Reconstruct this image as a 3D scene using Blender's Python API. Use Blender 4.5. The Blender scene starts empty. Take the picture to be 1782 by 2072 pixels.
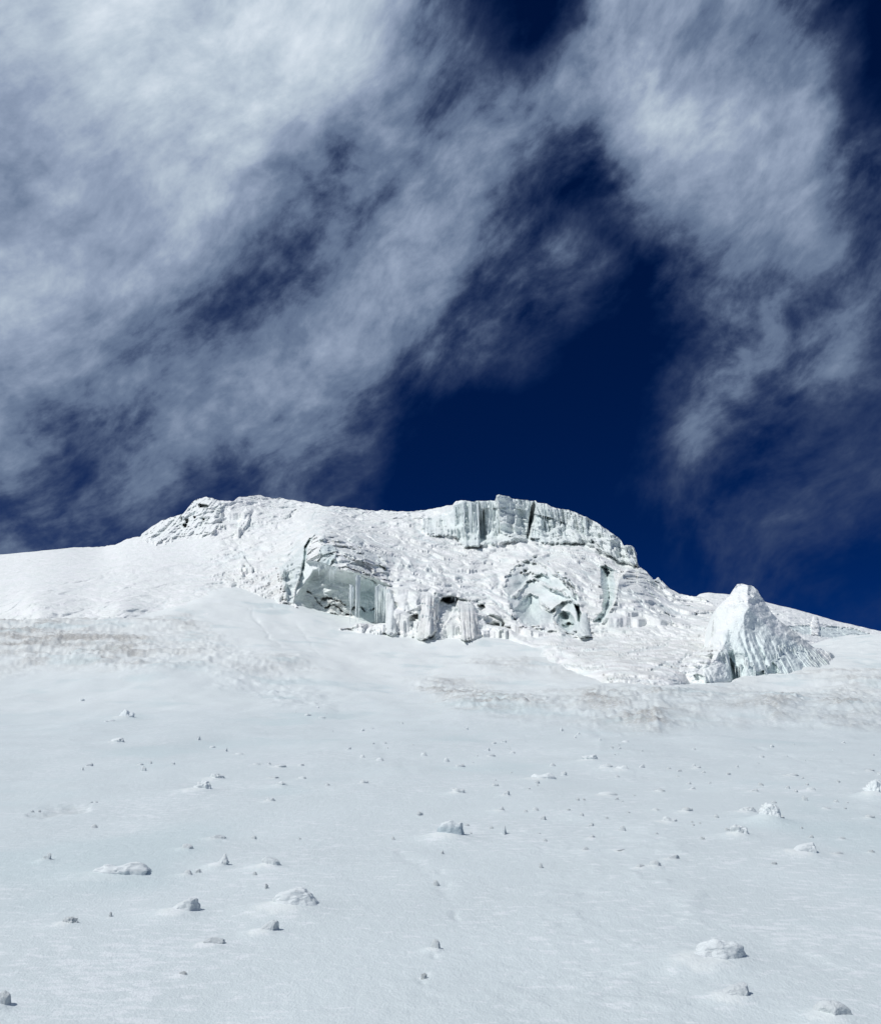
import bpy, math, random
import numpy as np
from mathutils import Vector

random.seed(7)
RNG = np.random.default_rng(11)
SC = bpy.context.scene
COL = SC.collection
R = math.radians

# ------------------------------------------------------------------ camera
PITCH = R(20.0)
TH, TV = 0.4992, 0.5805           # half width / half height of the picture at distance 1
CAM = np.array([0.0, 0.0, 1.6])
cam = bpy.data.cameras.new("camera")
cam.sensor_fit = 'VERTICAL'
cam.sensor_height = 24.0
cam.lens = 12.0 / TV
cam.clip_start = 0.05
cam.clip_end = 3000.0
camo = bpy.data.objects.new("camera", cam)
camo.location = CAM
camo.rotation_euler = (R(90) + PITCH, 0, 0)
COL.objects.link(camo)
SC.camera = camo

# ------------------------------------------------------------------ sun and exposure
SUN_EL, SUN_AZ = R(50.0), R(-124.0)      # azimuth clockwise from +Y (straight ahead): from the left, a little behind
sund = bpy.data.lights.new("sun", 'SUN')
sund.energy = 3.15
sund.angle = R(0.53)
sund.color = (1.0, 0.985, 0.962)
suno = bpy.data.objects.new("sun", sund)
sdir = Vector((math.sin(SUN_AZ) * math.cos(SUN_EL), math.cos(SUN_AZ) * math.cos(SUN_EL), math.sin(SUN_EL)))
suno.rotation_euler = sdir.to_track_quat('Z', 'Y').to_euler()
suno.location = (-30, -10, 60)
COL.objects.link(suno)
vs = SC.view_settings
SC.display_settings.display_device = 'sRGB'
vs.view_transform = 'Standard'
vs.look = 'None'
vs.exposure = 0.0
vs.gamma = 1.0
vs.use_curve_mapping = False
SC.cycles.use_denoising = True
SC.cycles.max_bounces = 8
SC.cycles.diffuse_bounces = 5


def srgb(r, g, b):
    f = lambda c: (c / 255 / 12.92) if c / 255 <= 0.04045 else ((c / 255 + 0.055) / 1.055) ** 2.4
    return (f(r), f(g), f(b))


# ------------------------------------------------------------------ sky with clouds (fixed in world directions)
# cloud thickness by bearing and height above the horizon, read along rows of the sky
SKY_ROWS = [
    (0, [(0, .75), (150, .95), (300, .95), (450, .8), (600, .8), (750, .75), (830, .5), (900, .15), (1000, .08), (1100, .05), (1190, .06), (1250, .55), (1350, .5), (1450, .45), (1550, .4), (1650, .22), (1782, .15)]),
    (100, [(0, .75), (150, .9), (300, .8), (450, .8), (600, .88), (700, .88), (800, .55), (900, .3), (1000, .12), (1100, .18), (1180, .5), (1250, .66), (1350, .5), (1450, .42), (1550, .5), (1650, .5), (1710, .3), (1782, .12)]),
    (200, [(0, .75), (150, .8), (300, .72), (450, .72), (600, .75), (700, .75), (800, .5), (850, .3), (900, .28), (1000, .35), (1100, .4), (1200, .6), (1300, .62), (1400, .52), (1500, .55), (1600, .5), (1690, .15), (1782, .06)]),
    (300, [(0, .6), (150, .62), (300, .8), (450, .8), (600, .68), (700, .5), (800, .45), (900, .5), (1000, .45), (1100, .35), (1180, .28), (1250, .65), (1350, .88), (1450, .75), (1550, .6), (1650, .5), (1700, .3), (1782, .4)]),
    (400, [(0, .55), (100, .62), (200, .75), (300, .85), (400, .72), (500, .5), (600, .5), (700, .38), (800, .35), (900, .45), (1000, .45), (1100, .25), (1200, .12), (1250, .2), (1350, .6), (1450, .65), (1550, .55), (1650, .5), (1782, .4)]),
    (500, [(0, .72), (150, .78), (300, .75), (400, .6), (500, .5), (600, .5), (700, .36), (800, .5), (900, .5), (1000, .3), (1100, .35), (1200, .28), (1280, .12), (1350, .32), (1450, .45), (1550, .45), (1650, .45), (1782, .4)]),
    (600, [(0, .75), (150, .66), (300, .5), (400, .35), (500, .45), (600, .47), (700, .52), (800, .52), (900, .48), (960, .2), (1050, .3), (1150, .3), (1230, .14), (1300, .08), (1400, .28), (1500, .38), (1600, .4), (1700, .4), (1782, .42)]),
    (700, [(0, .65), (150, .6), (300, .45), (400, .42), (500, .56), (600, .56), (700, .5), (800, .48), (900, .4), (1000, .3), (1080, .18), (1150, .03), (1300, .0), (1400, .06), (1470, .36), (1600, .42), (1700, .36), (1782, .15)]),
    (800, [(0, .65), (150, .5), (300, .47), (400, .5), (500, .5), (600, .5), (700, .45), (780, .3), (850, .08), (950, .0), (1100, .0), (1250, .0), (1370, .12), (1440, .45), (1540, .38), (1650, .2), (1782, .1)]),
    (900, [(0, .6), (90, .4), (160, .15), (240, .38), (350, .5), (450, .45), (550, .45), (650, .4), (750, .3), (820, .04), (900, .0), (1100, 0), (1330, .06), (1380, .34), (1450, .24), (1550, .08), (1650, .09), (1782, .1)]),
    (1000, [(0, .25), (80, .2), (150, .35), (250, .45), (350, .35), (450, .22), (550, .3), (650, .35), (750, .25), (800, .02), (900, 0), (1200, .0), (1300, .12), (1400, .1), (1500, .14), (1650, .17), (1782, .11)]),
    (1100, [(0, .4), (150, .42), (300, .4), (450, .35), (700, .3), (800, .0), (1100, 0), (1300, .05), (1400, .15), (1500, .13), (1650, .1), (1782, .09)]),
    (1300, [(0, .4), (300, .4), (700, .3), (800, .05), (1100, 0), (1300, .02), (1400, .1), (1600, .05), (1782, .05)]),
]


def sky_amount(X, Y):
    ys = np.array([r[0] for r in SKY_ROWS], float)
    X = min(max(X, 0), 1782)
    vals = np.array([np.interp(X, [p[0] for p in r[1]], [p[1] for p in r[1]]) for r in SKY_ROWS])
    return float(np.interp(Y, ys, vals)) - (.045 if X < 850 else -.05 if X > 1300 else 0.) * min(max((Y - 550) / 400, 0), 1) + .07 * max(0., 1 - Y / 500) * (X < 800 or 1200 < X < 1600) + .02 - .12 * min(max((X - 1640) / 80, 0), 1) * (Y < 280)


def dir_to_pix(az, el):
    d = np.array([math.sin(az) * math.cos(el), math.cos(az) * math.cos(el), math.sin(el)])
    fwd = np.array([0, math.cos(PITCH), math.sin(PITCH)])
    up = np.array([0, -math.sin(PITCH), math.cos(PITCH)])
    k = max(d @ fwd, 0.05)
    return ((d[0] / k) / TH * .5 + .5) * 1782, (.5 - (d @ up) / k / TV * .5) * 2072


world = bpy.data.worlds.new("World")
SC.world = world
world.use_nodes = True
nt = world.node_tree
nt.nodes.clear()


class G:
    """tiny node-graph writer"""
    def __init__(s, tree):
        s.t = tree

    def n(s, typ, **kw):
        nd = s.t.nodes.new(typ)
        for k, v in kw.items():
            setattr(nd, k, v)
        return nd

    def plug(s, sock, v):
        if hasattr(v, 'is_output'):
            s.t.links.new(v, sock)
        elif v is not None:
            sock.default_value = v

    def m(s, op, a, b=None, c=None, clamp=False):
        nd = s.n('ShaderNodeMath', operation=op, use_clamp=clamp)
        for i, v in enumerate((a, b, c)):
            if v is not None:
                s.plug(nd.inputs[i], v)
        return nd.outputs[0]

    def rng(s, v, a, b, c, d, it='LINEAR'):
        nd = s.n('ShaderNodeMapRange', interpolation_type=it)
        for i, q in enumerate((v, a, b, c, d)):
            s.plug(nd.inputs[i], q)
        return nd.outputs[0]

    def noise(s, vec, scale, detail=6, rough=.55, dist=0, lac=2.0):
        nd = s.n('ShaderNodeTexNoise')
        s.plug(nd.inputs['Vector'], vec)
        nd.inputs['Scale'].default_value = scale
        nd.inputs['Detail'].default_value = detail
        nd.inputs['Roughness'].default_value = rough
        nd.inputs['Distortion'].default_value = dist
        nd.inputs['Lacunarity'].default_value = lac
        return nd

    def mix(s, f, a, b, blend='MIX'):
        nd = s.n('ShaderNodeMix', data_type='RGBA', blend_type=blend)
        s.plug(nd.inputs[0], f)
        for sock, v in ((nd.inputs[6], a), (nd.inputs[7], b)):
            if isinstance(v, tuple) and len(v) == 3:
                v = (*v, 1)
            s.plug(sock, v)
        return nd.outputs[2]

    def ramp(s, f, stops, it='LINEAR'):
        nd = s.n('ShaderNodeValToRGB')
        cr = nd.color_ramp
        cr.interpolation = it
        while len(cr.elements) < len(stops):
            cr.elements.new(0.5)
        for e, (p, c) in zip(cr.elements, stops):
            e.position = p
        for e, (p, c) in zip(cr.elements, stops):
            e.color = (*c, 1) if isinstance(c, tuple) else (c, c, c, 1)
        s.plug(nd.inputs[0], f)
        return nd.outputs[0]

    def vmath(s, op, a, b=None, scale=None):
        nd = s.n('ShaderNodeVectorMath', operation=op)
        s.plug(nd.inputs[0], a)
        if b is not None:
            s.plug(nd.inputs[1], b)
        if scale is not None:
            s.plug(nd.inputs['Scale'], scale)
        return nd.outputs[0]


g = G(nt)
tc = g.n('ShaderNodeTexCoord').outputs['Generated']
# break up the coarse map by warping directions with turbulence
w1 = g.noise(tc, 5.5, 6, .6).outputs['Color']
wv = g.vmath('SCALE', g.vmath('SUBTRACT', w1, (.5, .5, .5)), scale=.085)
wdir = g.vmath('NORMALIZE', g.vmath('ADD', tc, wv))
sep = g.n('ShaderNodeSeparateXYZ')
g.plug(sep.inputs[0], wdir)
az = g.m('ARCTAN2', sep.outputs[0], sep.outputs[1])
el = g.m('ARCSINE', sep.outputs[2])
AZ0, AZ1, NAZ = -45.0, 45.0, 31
fac = g.rng(az, R(AZ0), R(AZ1), 0, 1)
ELS = [8, 12, 15, 18, 21, 24, 27, 30, 33, 36, 39, 42, 45, 48, 51, 55]
total = None
for i, e in enumerate(ELS):
    stops = []
    for k in range(NAZ):
        a = AZ0 + (AZ1 - AZ0) * k / (NAZ - 1)
        X, Y = dir_to_pix(R(a), R(e))
        v = sky_amount(X, Y)
        if abs(a) > 36:
            v = v + (0.4 - v) * min(1, (abs(a) - 36) / 9)
        if e > 53:
            v = 0.5 * v + .2
        stops.append((k / (NAZ - 1), v))
    r = g.ramp(fac, stops, 'LINEAR')
    d = g.m('SUBTRACT', el, R(e))
    step = R(ELS[i + 1] - e) if i + 1 < len(ELS) else R(5)
    stepd = R(e - ELS[i - 1]) if i else R(4)
    up = g.rng(d, 0, step, 1, 0) if i + 1 < len(ELS) else 1.0
    dn = g.rng(d, -stepd, 0, 0, 1) if i else 1.0
    if i == 0:
        wgt = up
    elif i + 1 == len(ELS):
        wgt = dn
    else:
        wgt = g.m('MULTIPLY', up, dn)
    t = g.m('MULTIPLY', r, wgt)
    total = t if total is None else g.m('ADD', total, t)
# fine cloud structure, drawn out along the wind
s2 = g.n('ShaderNodeSeparateXYZ')
g.plug(s2.inputs[0], tc)
azr = g.m('ARCTAN2', s2.outputs[0], s2.outputs[1])
elr = g.m('ARCSINE', s2.outputs[2])
cb = g.n('ShaderNodeCombineXYZ')
g.plug(cb.inputs[0], g.m('MULTIPLY', azr, .85))
g.plug(cb.inputs[1], elr)
OFF = (1.0, 2.0, 3.0)
tco = g.vmath('ADD', tc, OFF)
bend = g.vmath('ADD', g.vmath('ADD', cb.outputs[0], OFF), g.vmath('SCALE', g.vmath('SUBTRACT', g.noise(tc, 3.0, 3, .5).outputs['Color'], (.5, .5, .5)), scale=.14))
mp = g.n('ShaderNodeMapping')
g.plug(mp.inputs[0], bend)
mp.inputs['Rotation'].default_value = (0, 0, R(-52))
mp2 = g.n('ShaderNodeMapping')
g.plug(mp2.inputs[0], mp.outputs[0])
mp2.inputs['Scale'].default_value = (.34, 1.0, 1.0)
mp = mp2
n1 = g.noise(mp.outputs[0], 10.0, 12, .585, .0).outputs['Fac']
n2 = g.noise(tco, 9.0, 12, .60, .0).outputs['Fac']
n3 = g.noise(g.vmath('ADD', g.vmath('SCALE', bend, scale=.8), mp.outputs[0]), 26.0, 10, .62, .0).outputs['Fac']
fine = g.m('ADD', g.m('MULTIPLY', g.m('SUBTRACT', n1, .5), 1.0), g.m('MULTIPLY', g.m('SUBTRACT', n2, .5), .8))
fine = g.m('ADD', fine, g.m('MULTIPLY', g.m('SUBTRACT', n3, .5), .5))
env = g.rng(total, 0.0, .4, .20, .88, 'SMOOTHSTEP')
env2 = g.rng(total, .6, 1.0, 1.0, .65)
dens = g.m('ADD', total, g.m('MULTIPLY', g.m('MULTIPLY', fine, env), env2))
dens = g.m('MAXIMUM', g.m('SUBTRACT', dens, .085), 0.0)
sky = g.n('ShaderNodeTexSky', sky_type='NISHITA')
sky.sun_disc = False
sky.sun_elevation = SUN_EL
sky.sun_rotation = SUN_AZ
sky.altitude = 6000
sky.air_density = 0.55
sky.dust_density = 0.0
sky.ozone_density = 4.0
clear = g.mix(1.0, sky.outputs[0], (0.012, 0.20, 0.54), 'MULTIPLY')
STR = 0.09
K = 1.0 / STR
ccol = g.ramp(dens, [(0.0, srgb(24, 52, 102)), (.2, srgb(66, 83, 117)), (.42, srgb(107, 124, 151)), (.62, srgb(147, 162, 186)), (.82, srgb(188, 202, 216)), (1.0, srgb(222, 232, 242))])
ccol = g.vmath('SCALE', ccol, scale=K)
cover = g.rng(dens, 0.0, .36, 0, 1)
skyc = g.mix(cover, clear, ccol)
bg = g.n('ShaderNodeBackground')
g.plug(bg.inputs[0], skyc)
bg.inputs[1].default_value = STR
wo = g.n('ShaderNodeOutputWorld')
nt.links.new(bg.outputs[0], wo.inputs[0])
world.cycles.sampling_method = 'MANUAL'
world.cycles.sample_map_resolution = 512


# ------------------------------------------------------------------ noise library
def _hash(ix, iy, iz):
    h = (ix.astype(np.uint32) * np.uint32(374761393)) ^ (iy.astype(np.uint32) * np.uint32(668265263)) ^ (np.uint32(iz & 0xffffffff) * np.uint32(2246822519))
    h = (h ^ (h >> np.uint32(13))) * np.uint32(1274126177)
    return h ^ (h >> np.uint32(16))


_GA = np.linspace(0, 2 * np.pi, 256, endpoint=False)
_GX, _GY = np.cos(_GA), np.sin(_GA)


def pn(x, y, seed=0):
    """2-D gradient noise, about -1..1"""
    x, y = np.broadcast_arrays(np.asarray(x, float), np.asarray(y, float))
    fx, fy = np.floor(x), np.floor(y)
    ix, iy = fx.astype(np.int64), fy.astype(np.int64)
    u, v = x - fx, y - fy

    def gr(dx, dy):
        h = _hash(ix + dx, iy + dy, seed) & np.uint32(255)
        return _GX[h] * (u - dx) + _GY[h] * (v - dy)
    su, sv = u * u * u * (u * (u * 6 - 15) + 10), v * v * v * (v * (v * 6 - 15) + 10)
    a = gr(0, 0) * (1 - su) + gr(1, 0) * su
    b = gr(0, 1) * (1 - su) + gr(1, 1) * su
    return (a * (1 - sv) + b * sv) * 1.5


def fbm(x, y, seed=0, octv=4, gain=.5, lac=2.03):
    o, a = 0, 1.0
    for i in range(octv):
        o = o + a * pn(x, y, seed + i * 17)
        x, y, a = x * lac + 3.1, y * lac + 7.7, a * gain
    return o


def ridged(x, y, seed=0, octv=4, gain=.5, lac=2.07):
    o, a = 0, 1.0
    for i in range(octv):
        o = o + a * (1 - 2 * np.abs(pn(x, y, seed + i * 13)))
        x, y, a = x * lac + 1.7, y * lac + 9.2, a * gain
    return o


def worley(x, y, seed=0):
    """distance to nearest and second nearest scattered point, and the nearest one's id value"""
    ix, iy = np.floor(x).astype(np.int64), np.floor(y).astype(np.int64)
    f1 = np.full(x.shape, 9.0)
    f2 = np.full(x.shape, 9.0)
    idv = np.zeros(x.shape)
    for dx in (-1, 0, 1):
        for dy in (-1, 0, 1):
            h = _hash(ix + dx, iy + dy, seed)
            qx = ix + dx + (h & np.uint32(1023)) / 1023.0
            qy = iy + dy + ((h >> np.uint32(10)) & np.uint32(1023)) / 1023.0
            d = np.hypot(qx - x, qy - y)
            near = d < f1
            f2 = np.where(near, f1, np.minimum(f2, d))
            idv = np.where(near, ((h >> np.uint32(20)) & np.uint32(255)) / 255.0, idv)
            f1 = np.where(near, d, f1)
    return f1, f2, idv


def sstep(a, b, x):
    t = np.clip((x - a) / (b - a), 0, 1)
    return t * t * (3 - 2 * t)


def sdist(poly, X, Y, pad=80):
    """signed distance to a polygon, positive inside; far outside it is just -pad"""
    P = np.asarray(poly, float)
    out = np.full(X.shape, -float(pad))
    x0, y0 = P.min(0) - pad
    x1, y1 = P.max(0) + pad
    sel = (X > x0) & (X < x1) & (Y > y0) & (Y < y1)
    x, y = X[sel], Y[sel]
    d = np.full(x.shape, 1e9)
    ins = np.zeros(x.shape, bool)
    for i in range(len(P)):
        (ax, ay), (bx, by) = P[i - 1], P[i]
        ex, ey = bx - ax, by - ay
        t = np.clip(((x - ax) * ex + (y - ay) * ey) / (ex * ex + ey * ey + 1e-9), 0, 1)
        d = np.minimum(d, np.hypot(x - ax - t * ex, y - ay - t * ey))
        if ay != by:
            ins ^= ((ay > y) != (by > y)) & (x < (bx - ax) * (y - ay) / (by - ay) + ax)
    out[sel] = np.where(ins, d, -d)
    return out


def ldist(line, X, Y, pad=60):
    """distance to a polyline and how far along it (0..1); far away it is pad"""
    P = np.asarray(line, float)
    seg = np.hypot(*(P[1:] - P[:-1]).T)
    cum = np.concatenate([[0], np.cumsum(seg)])
    d = np.full(X.shape, float(pad))
    al = np.zeros(X.shape)
    x0, y0 = P.min(0) - pad
    x1, y1 = P.max(0) + pad
    sel = (X > x0) & (X < x1) & (Y > y0) & (Y < y1)
    x, y = X[sel], Y[sel]
    dd, aa = d[sel], al[sel]
    for i in range(len(P) - 1):
        (ax, ay), (bx, by) = P[i], P[i + 1]
        ex, ey = bx - ax, by - ay
        t = np.clip(((x - ax) * ex + (y - ay) * ey) / (ex * ex + ey * ey + 1e-9), 0, 1)
        q = np.hypot(x - ax - t * ex, y - ay - t * ey)
        m = q < dd
        dd = np.where(m, q, dd)
        aa = np.where(m, (cum[i] + t * seg[i]) / cum[-1], aa)
    d[sel], al[sel] = dd, aa
    return d, al


class TPS:
    def __init__(s, P, v, lam=1e-3):
        P = np.asarray(P, float)
        s.c, s.k = P.mean(0), P.std(0).max()
        Q = (P - s.c) / s.k
        n = len(Q)
        r = np.hypot(Q[:, None, 0] - Q[None, :, 0], Q[:, None, 1] - Q[None, :, 1])
        A = np.zeros((n + 3, n + 3))
        A[:n, :n] = s.phi(r) + lam * np.eye(n)
        A[:n, n] = 1
        A[:n, n + 1:] = Q
        A[n, :n] = 1
        A[n + 1:, :n] = Q.T
        s.w = np.linalg.solve(A, np.concatenate([v, np.zeros(3)]))
        s.Q, s.n = Q, n

    @staticmethod
    def phi(r):
        return np.where(r > 1e-9, r * r * np.log(np.maximum(r, 1e-9)), 0)

    def __call__(s, x, y):
        sh = np.shape(x)
        x = (np.ravel(x) - s.c[0]) / s.k
        y = (np.ravel(y) - s.c[1]) / s.k
        o = s.w[s.n] + s.w[s.n + 1] * x + s.w[s.n + 2] * y
        for i in range(s.n):
            r2 = (x - s.Q[i, 0]) ** 2 + (y - s.Q[i, 1]) ** 2
            o += s.w[i] * .5 * r2 * np.log(np.maximum(r2, 1e-18))
        return o.reshape(sh)


# ------------------------------------------------------------------ survey: bearings in the photo (1782 x 2072 grid) -> the place
CP, SP = math.cos(PITCH), math.sin(PITCH)


def bearing(X, Y):
    """per metre of ground distance straight ahead: metres sideways, metres up"""
    a = (np.asarray(X, float) / 1782 - .5) * 2 * TH
    b = (.5 - np.asarray(Y, float) / 2072) * 2 * TV
    fy = CP - b * SP
    return a / fy, (SP + b * CP) / fy


def at(X, Y, D):
    sx, sz = bearing(X, Y)
    return np.stack([sx * D, np.broadcast_to(D, np.shape(sx)) * 1.0, CAM[2] + sz * D], -1)


def to_pix(x, y, z):
    dz = z - CAM[2]
    f = y * CP + dz * SP
    u = -y * SP + dz * CP
    return (x / f / TH * .5 + .5) * 1782, (.5 - u / f / TV * .5) * 2072


def conv(ox, oy, s):
    return lambda *pts: [((ox + px / s) * .86337, (oy + py / s) * .86337) for px, py in pts]


c1 = conv(0, 1100, 2.376)
c2 = conv(500, 1120, 2.7415)
c3 = conv(900, 1120, 2.7415)
c4 = conv(1400, 1200, 2.684)
z1 = conv(600, 1200, 4.95)
z2 = conv(930, 1300, 4.95)
z3 = conv(1180, 1280, 3.874)
z4 = conv(1540, 1340, 4.05)
z5 = conv(1000, 1140, 3.4269)


# ------------------------------------------------------------------ mesh helpers
def mesh_data(name, V, F, mat, attrs=None, normals=None):
    V = np.ascontiguousarray(V, np.float32)
    F = np.ascontiguousarray(F, np.int32)
    me = bpy.data.meshes.new(name)
    n, k = F.shape
    me.vertices.add(len(V))
    me.vertices.foreach_set('co', V.ravel())
    me.loops.add(n * k)
    me.loops.foreach_set('vertex_index', F.ravel())
    me.polygons.add(n)
    me.polygons.foreach_set('loop_start', np.arange(0, n * k, k, dtype=np.int32))
    me.polygons.foreach_set('use_smooth', np.ones(n, bool))
    me.update(calc_edges=True)
    for an, av in (attrs or {}).items():
        me.attributes.new(an, 'FLOAT', 'POINT').data.foreach_set('value', np.ascontiguousarray(av, np.float32).ravel())
    if normals is not None:
        me.normals_split_custom_set_from_vertices(normals.tolist())
    me.materials.append(mat)
    return me


def link(name, me, parent=None):
    o = bpy.data.objects.new(name, me)
    COL.objects.link(o)
    if parent is not None:
        o.parent = parent
        o.matrix_parent_inverse.identity()
    return o


def tag(o, label=None, cat=None, group=None, kind=None):
    for k, v in (('label', label), ('category', cat), ('group', group), ('kind', kind)):
        if v:
            o[k] = v
    return o


def grid_faces(nr, nc):
    i = np.arange((nr - 1) * nc).reshape(nr - 1, nc)[:, :-1]
    return np.stack([i, i + nc, i + nc + 1, i + 1], -1).reshape(-1, 4)


def vert_normals(P):
    du = np.gradient(P, axis=1)
    dv = np.gradient(P, axis=0)
    n = np.cross(dv, du)
    n /= np.linalg.norm(n, axis=-1, keepdims=True) + 1e-12
    return n


# ------------------------------------------------------------------ materials
def snow_mat(name, base, fine_scale, fine_h, mid_scale, mid_h, stretch=(1, 1, 1), rough=.62, streak=None, ice=(.70, .80, .797), dirt=(.37, .35, .32), var=.05):
    mat = bpy.data.materials.new(name)
    mat.use_nodes = True
    t = mat.node_tree
    t.nodes.clear()
    q = G(t)
    co = q.n('ShaderNodeTexCoord').outputs['Object']
    mpn = q.n('ShaderNodeMapping')
    q.plug(mpn.inputs[0], co)
    mpn.inputs['Scale'].default_value = stretch
    v = mpn.outputs[0]
    ai = q.n('ShaderNodeAttribute', attribute_name='ice').outputs['Fac']
    ad = q.n('ShaderNodeAttribute', attribute_name='dirt').outputs['Fac']
    nA = q.noise(v, mid_scale, 5, .6)
    nB = q.noise(v, fine_scale, 3, .65)
    tone = q.m('SUBTRACT', q.noise(co, .9, 5, .6).outputs['Fac'], .5)
    b0 = tuple(c * (1 - var) for c in base)
    b1 = tuple(min(.93, c * (1 + var)) for c in base)
    col = q.mix(q.rng(tone, -.2, .2, 0, 1), b0, b1)
    col = q.mix(q.n('ShaderNodeAttribute', attribute_name='brighten').outputs['Fac'], col, (.82, .857, .838))
    im = q.m('MULTIPLY', ai, q.rng(nA.outputs['Fac'], .3, .7, .75, 1.1), clamp=True)
    col = q.mix(im, col, ice)
    dm = q.m('MULTIPLY', ad, q.rng(nA.outputs['Fac'], .3, .65, .35, 1.2), clamp=True)
    col = q.mix(dm, col, dirt)
    h = q.m('ADD', q.m('MULTIPLY', nA.outputs['Fac'], mid_h), q.m('MULTIPLY', nB.outputs['Fac'], fine_h))
    if streak:
        # pale wind-crust flecks, short and flat, thicker in some patches than in others
        sv = q.n('ShaderNodeMapping')
        q.plug(sv.inputs[0], co)
        sv.inputs['Rotation'].default_value = (0, 0, R(streak[0]))
        sv.inputs['Scale'].default_value = (streak[1], 1, 1)
        ns = q.noise(sv.outputs[0], streak[2], 5, .6).outputs['Fac']
        nl = q.noise(co, .55, 3, .6).outputs['Fac']
        fl_ = q.rng(q.m('ADD', ns, q.m('MULTIPLY', q.m('SUBTRACT', nl, .5), .35)), .53, .66, 0, 1, 'SMOOTHSTEP')
        col = q.mix(q.m('MULTIPLY', fl_, streak[3]), col, (.80, .835, .85))
        melt = q.rng(q.noise(co, .35, 3, .55).outputs['Fac'], .54, .70, 0, .5, 'SMOOTHSTEP')
        col = q.mix(melt, col, (.57, .675, .685))
    bp = q.n('ShaderNodeBump')
    bp.inputs['Strength'].default_value = 1.0
    bp.inputs['Distance'].default_value = 1.0
    q.plug(bp.inputs['Height'], h)
    bs = q.n('ShaderNodeBsdfPrincipled')
    q.plug(bs.inputs['Base Color'], col)
    q.plug(bs.inputs['Roughness'], q.rng(ai, 0, 1, rough, .38))
    q.plug(bs.inputs['Specular IOR Level'], q.rng(ai, 0, 1, .22, .42))
    q.plug(bs.inputs['Normal'], bp.outputs[0])
    o = q.n('ShaderNodeOutputMaterial')
    t.links.new(bs.outputs[0], o.inputs[0])
    return mat


M_SLOPE = snow_mat('shaded_granular_snow', (.65, .715, .722), 75, .0046, 16, .008, (1, .8, 1), .6, streak=(12, .42, 19.0, .62), var=.035)  # base darker than the glacier's: cloud shade put into the colour
M_GLACIER = snow_mat('weathered_ice_snow', (.882, .928, .895), 7, .04, 1.6, .14, (1, 1, 1), .6, var=.05)
M_CHUNK = snow_mat('clod_snow', (.83, .885, .89), 60, .003, 14, .012, (1, 1, 1), .6, ice=(.50, .60, .64), var=.04)
M_ICICLE = snow_mat('icicle_ice', (.82, .87, .865), 12, .01, 3, .02, (1, 1, .3), .3, var=.05)

# ------------------------------------------------------------------ the snow slope (ground)
gp = []
for yy in (0, 4, 8, 12, 16, 20):
    for xx in (-1, -.4, 0, .4, 1):
        gp.append((xx * (yy * .8 + 6), yy, .185 * yy))
for y in (-8, -40):
    for x in (-14, 0, 14):
        gp.append((x * (1 if y > -20 else 3), y, .15 * y))
for y in (10, 25):
    for x in (-55, 60):
        gp.append((x, y, .185 * y))
pix = [
    (-300, 1420, 27), (100, 1400, 30), (100, 1345, 36), (100, 1280, 46), (100, 1200, 60), (400, 1200, 61), (400, 1280, 46), (-300, 1345, 36), (-300, 1280, 46), (-300, 1200, 60),
    (400, 1345, 35), (450, 1400, 30), (700, 1400, 31), (700, 1345, 40), (620, 1290, 50),
    (900, 1440, 26), (900, 1400, 34), (900, 1350, 42), (900, 1310, 50), (1150, 1450, 24.5), (1150, 1400, 32), (1150, 1345, 43), (1150, 1300, 50.5),
    (1350, 1465, 22.5), (1350, 1420, 28), (1400, 1385, 37), (1350, 1330, 47), (1300, 1300, 50), (1500, 1470, 22), (1500, 1425, 27), (1500, 1390, 37),
    (1700, 1470, 22), (1700, 1425, 28), (1700, 1385, 37), (1700, 1345, 47), (1710, 1290, 74), (1900, 1290, 72), (1900, 1350, 46), (1900, 1430, 28), (2100, 1290, 72), (2100, 1360, 46), (2100, 1450, 26), (1600, 1345, 47),
    (0, 1124, 84), (-300, 1140, 82), (130, 1114, 85), (240, 1130, 82), (360, 1150, 74), (450, 1178, 68), (540, 1215, 61), (600, 1240, 57), (700, 1275, 55), (800, 1290, 53),
]
for X, Y, D in pix:
    gp.append(tuple(at(X, Y, D)))
for x, y, z in [(-75, 112, 29), (-50, 112, 29), (-25, 112, 26), (-60, 97, 28.2), (-42, 97, 28.5), (-28, 92, 25.5), (-20, 88, 24.5), (0, 75, 16), (10, 90, 16), (0, 110, 18), (30, 110, 18), (55, 105, 17), (75, 105, 16), (25, 75, 15), (-14, 76, 19.0)]:
    gp.append((x, y, z))
gp = np.array(gp)
ground_fit = TPS(gp[:, :2], gp[:, 2], 2e-4)

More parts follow.
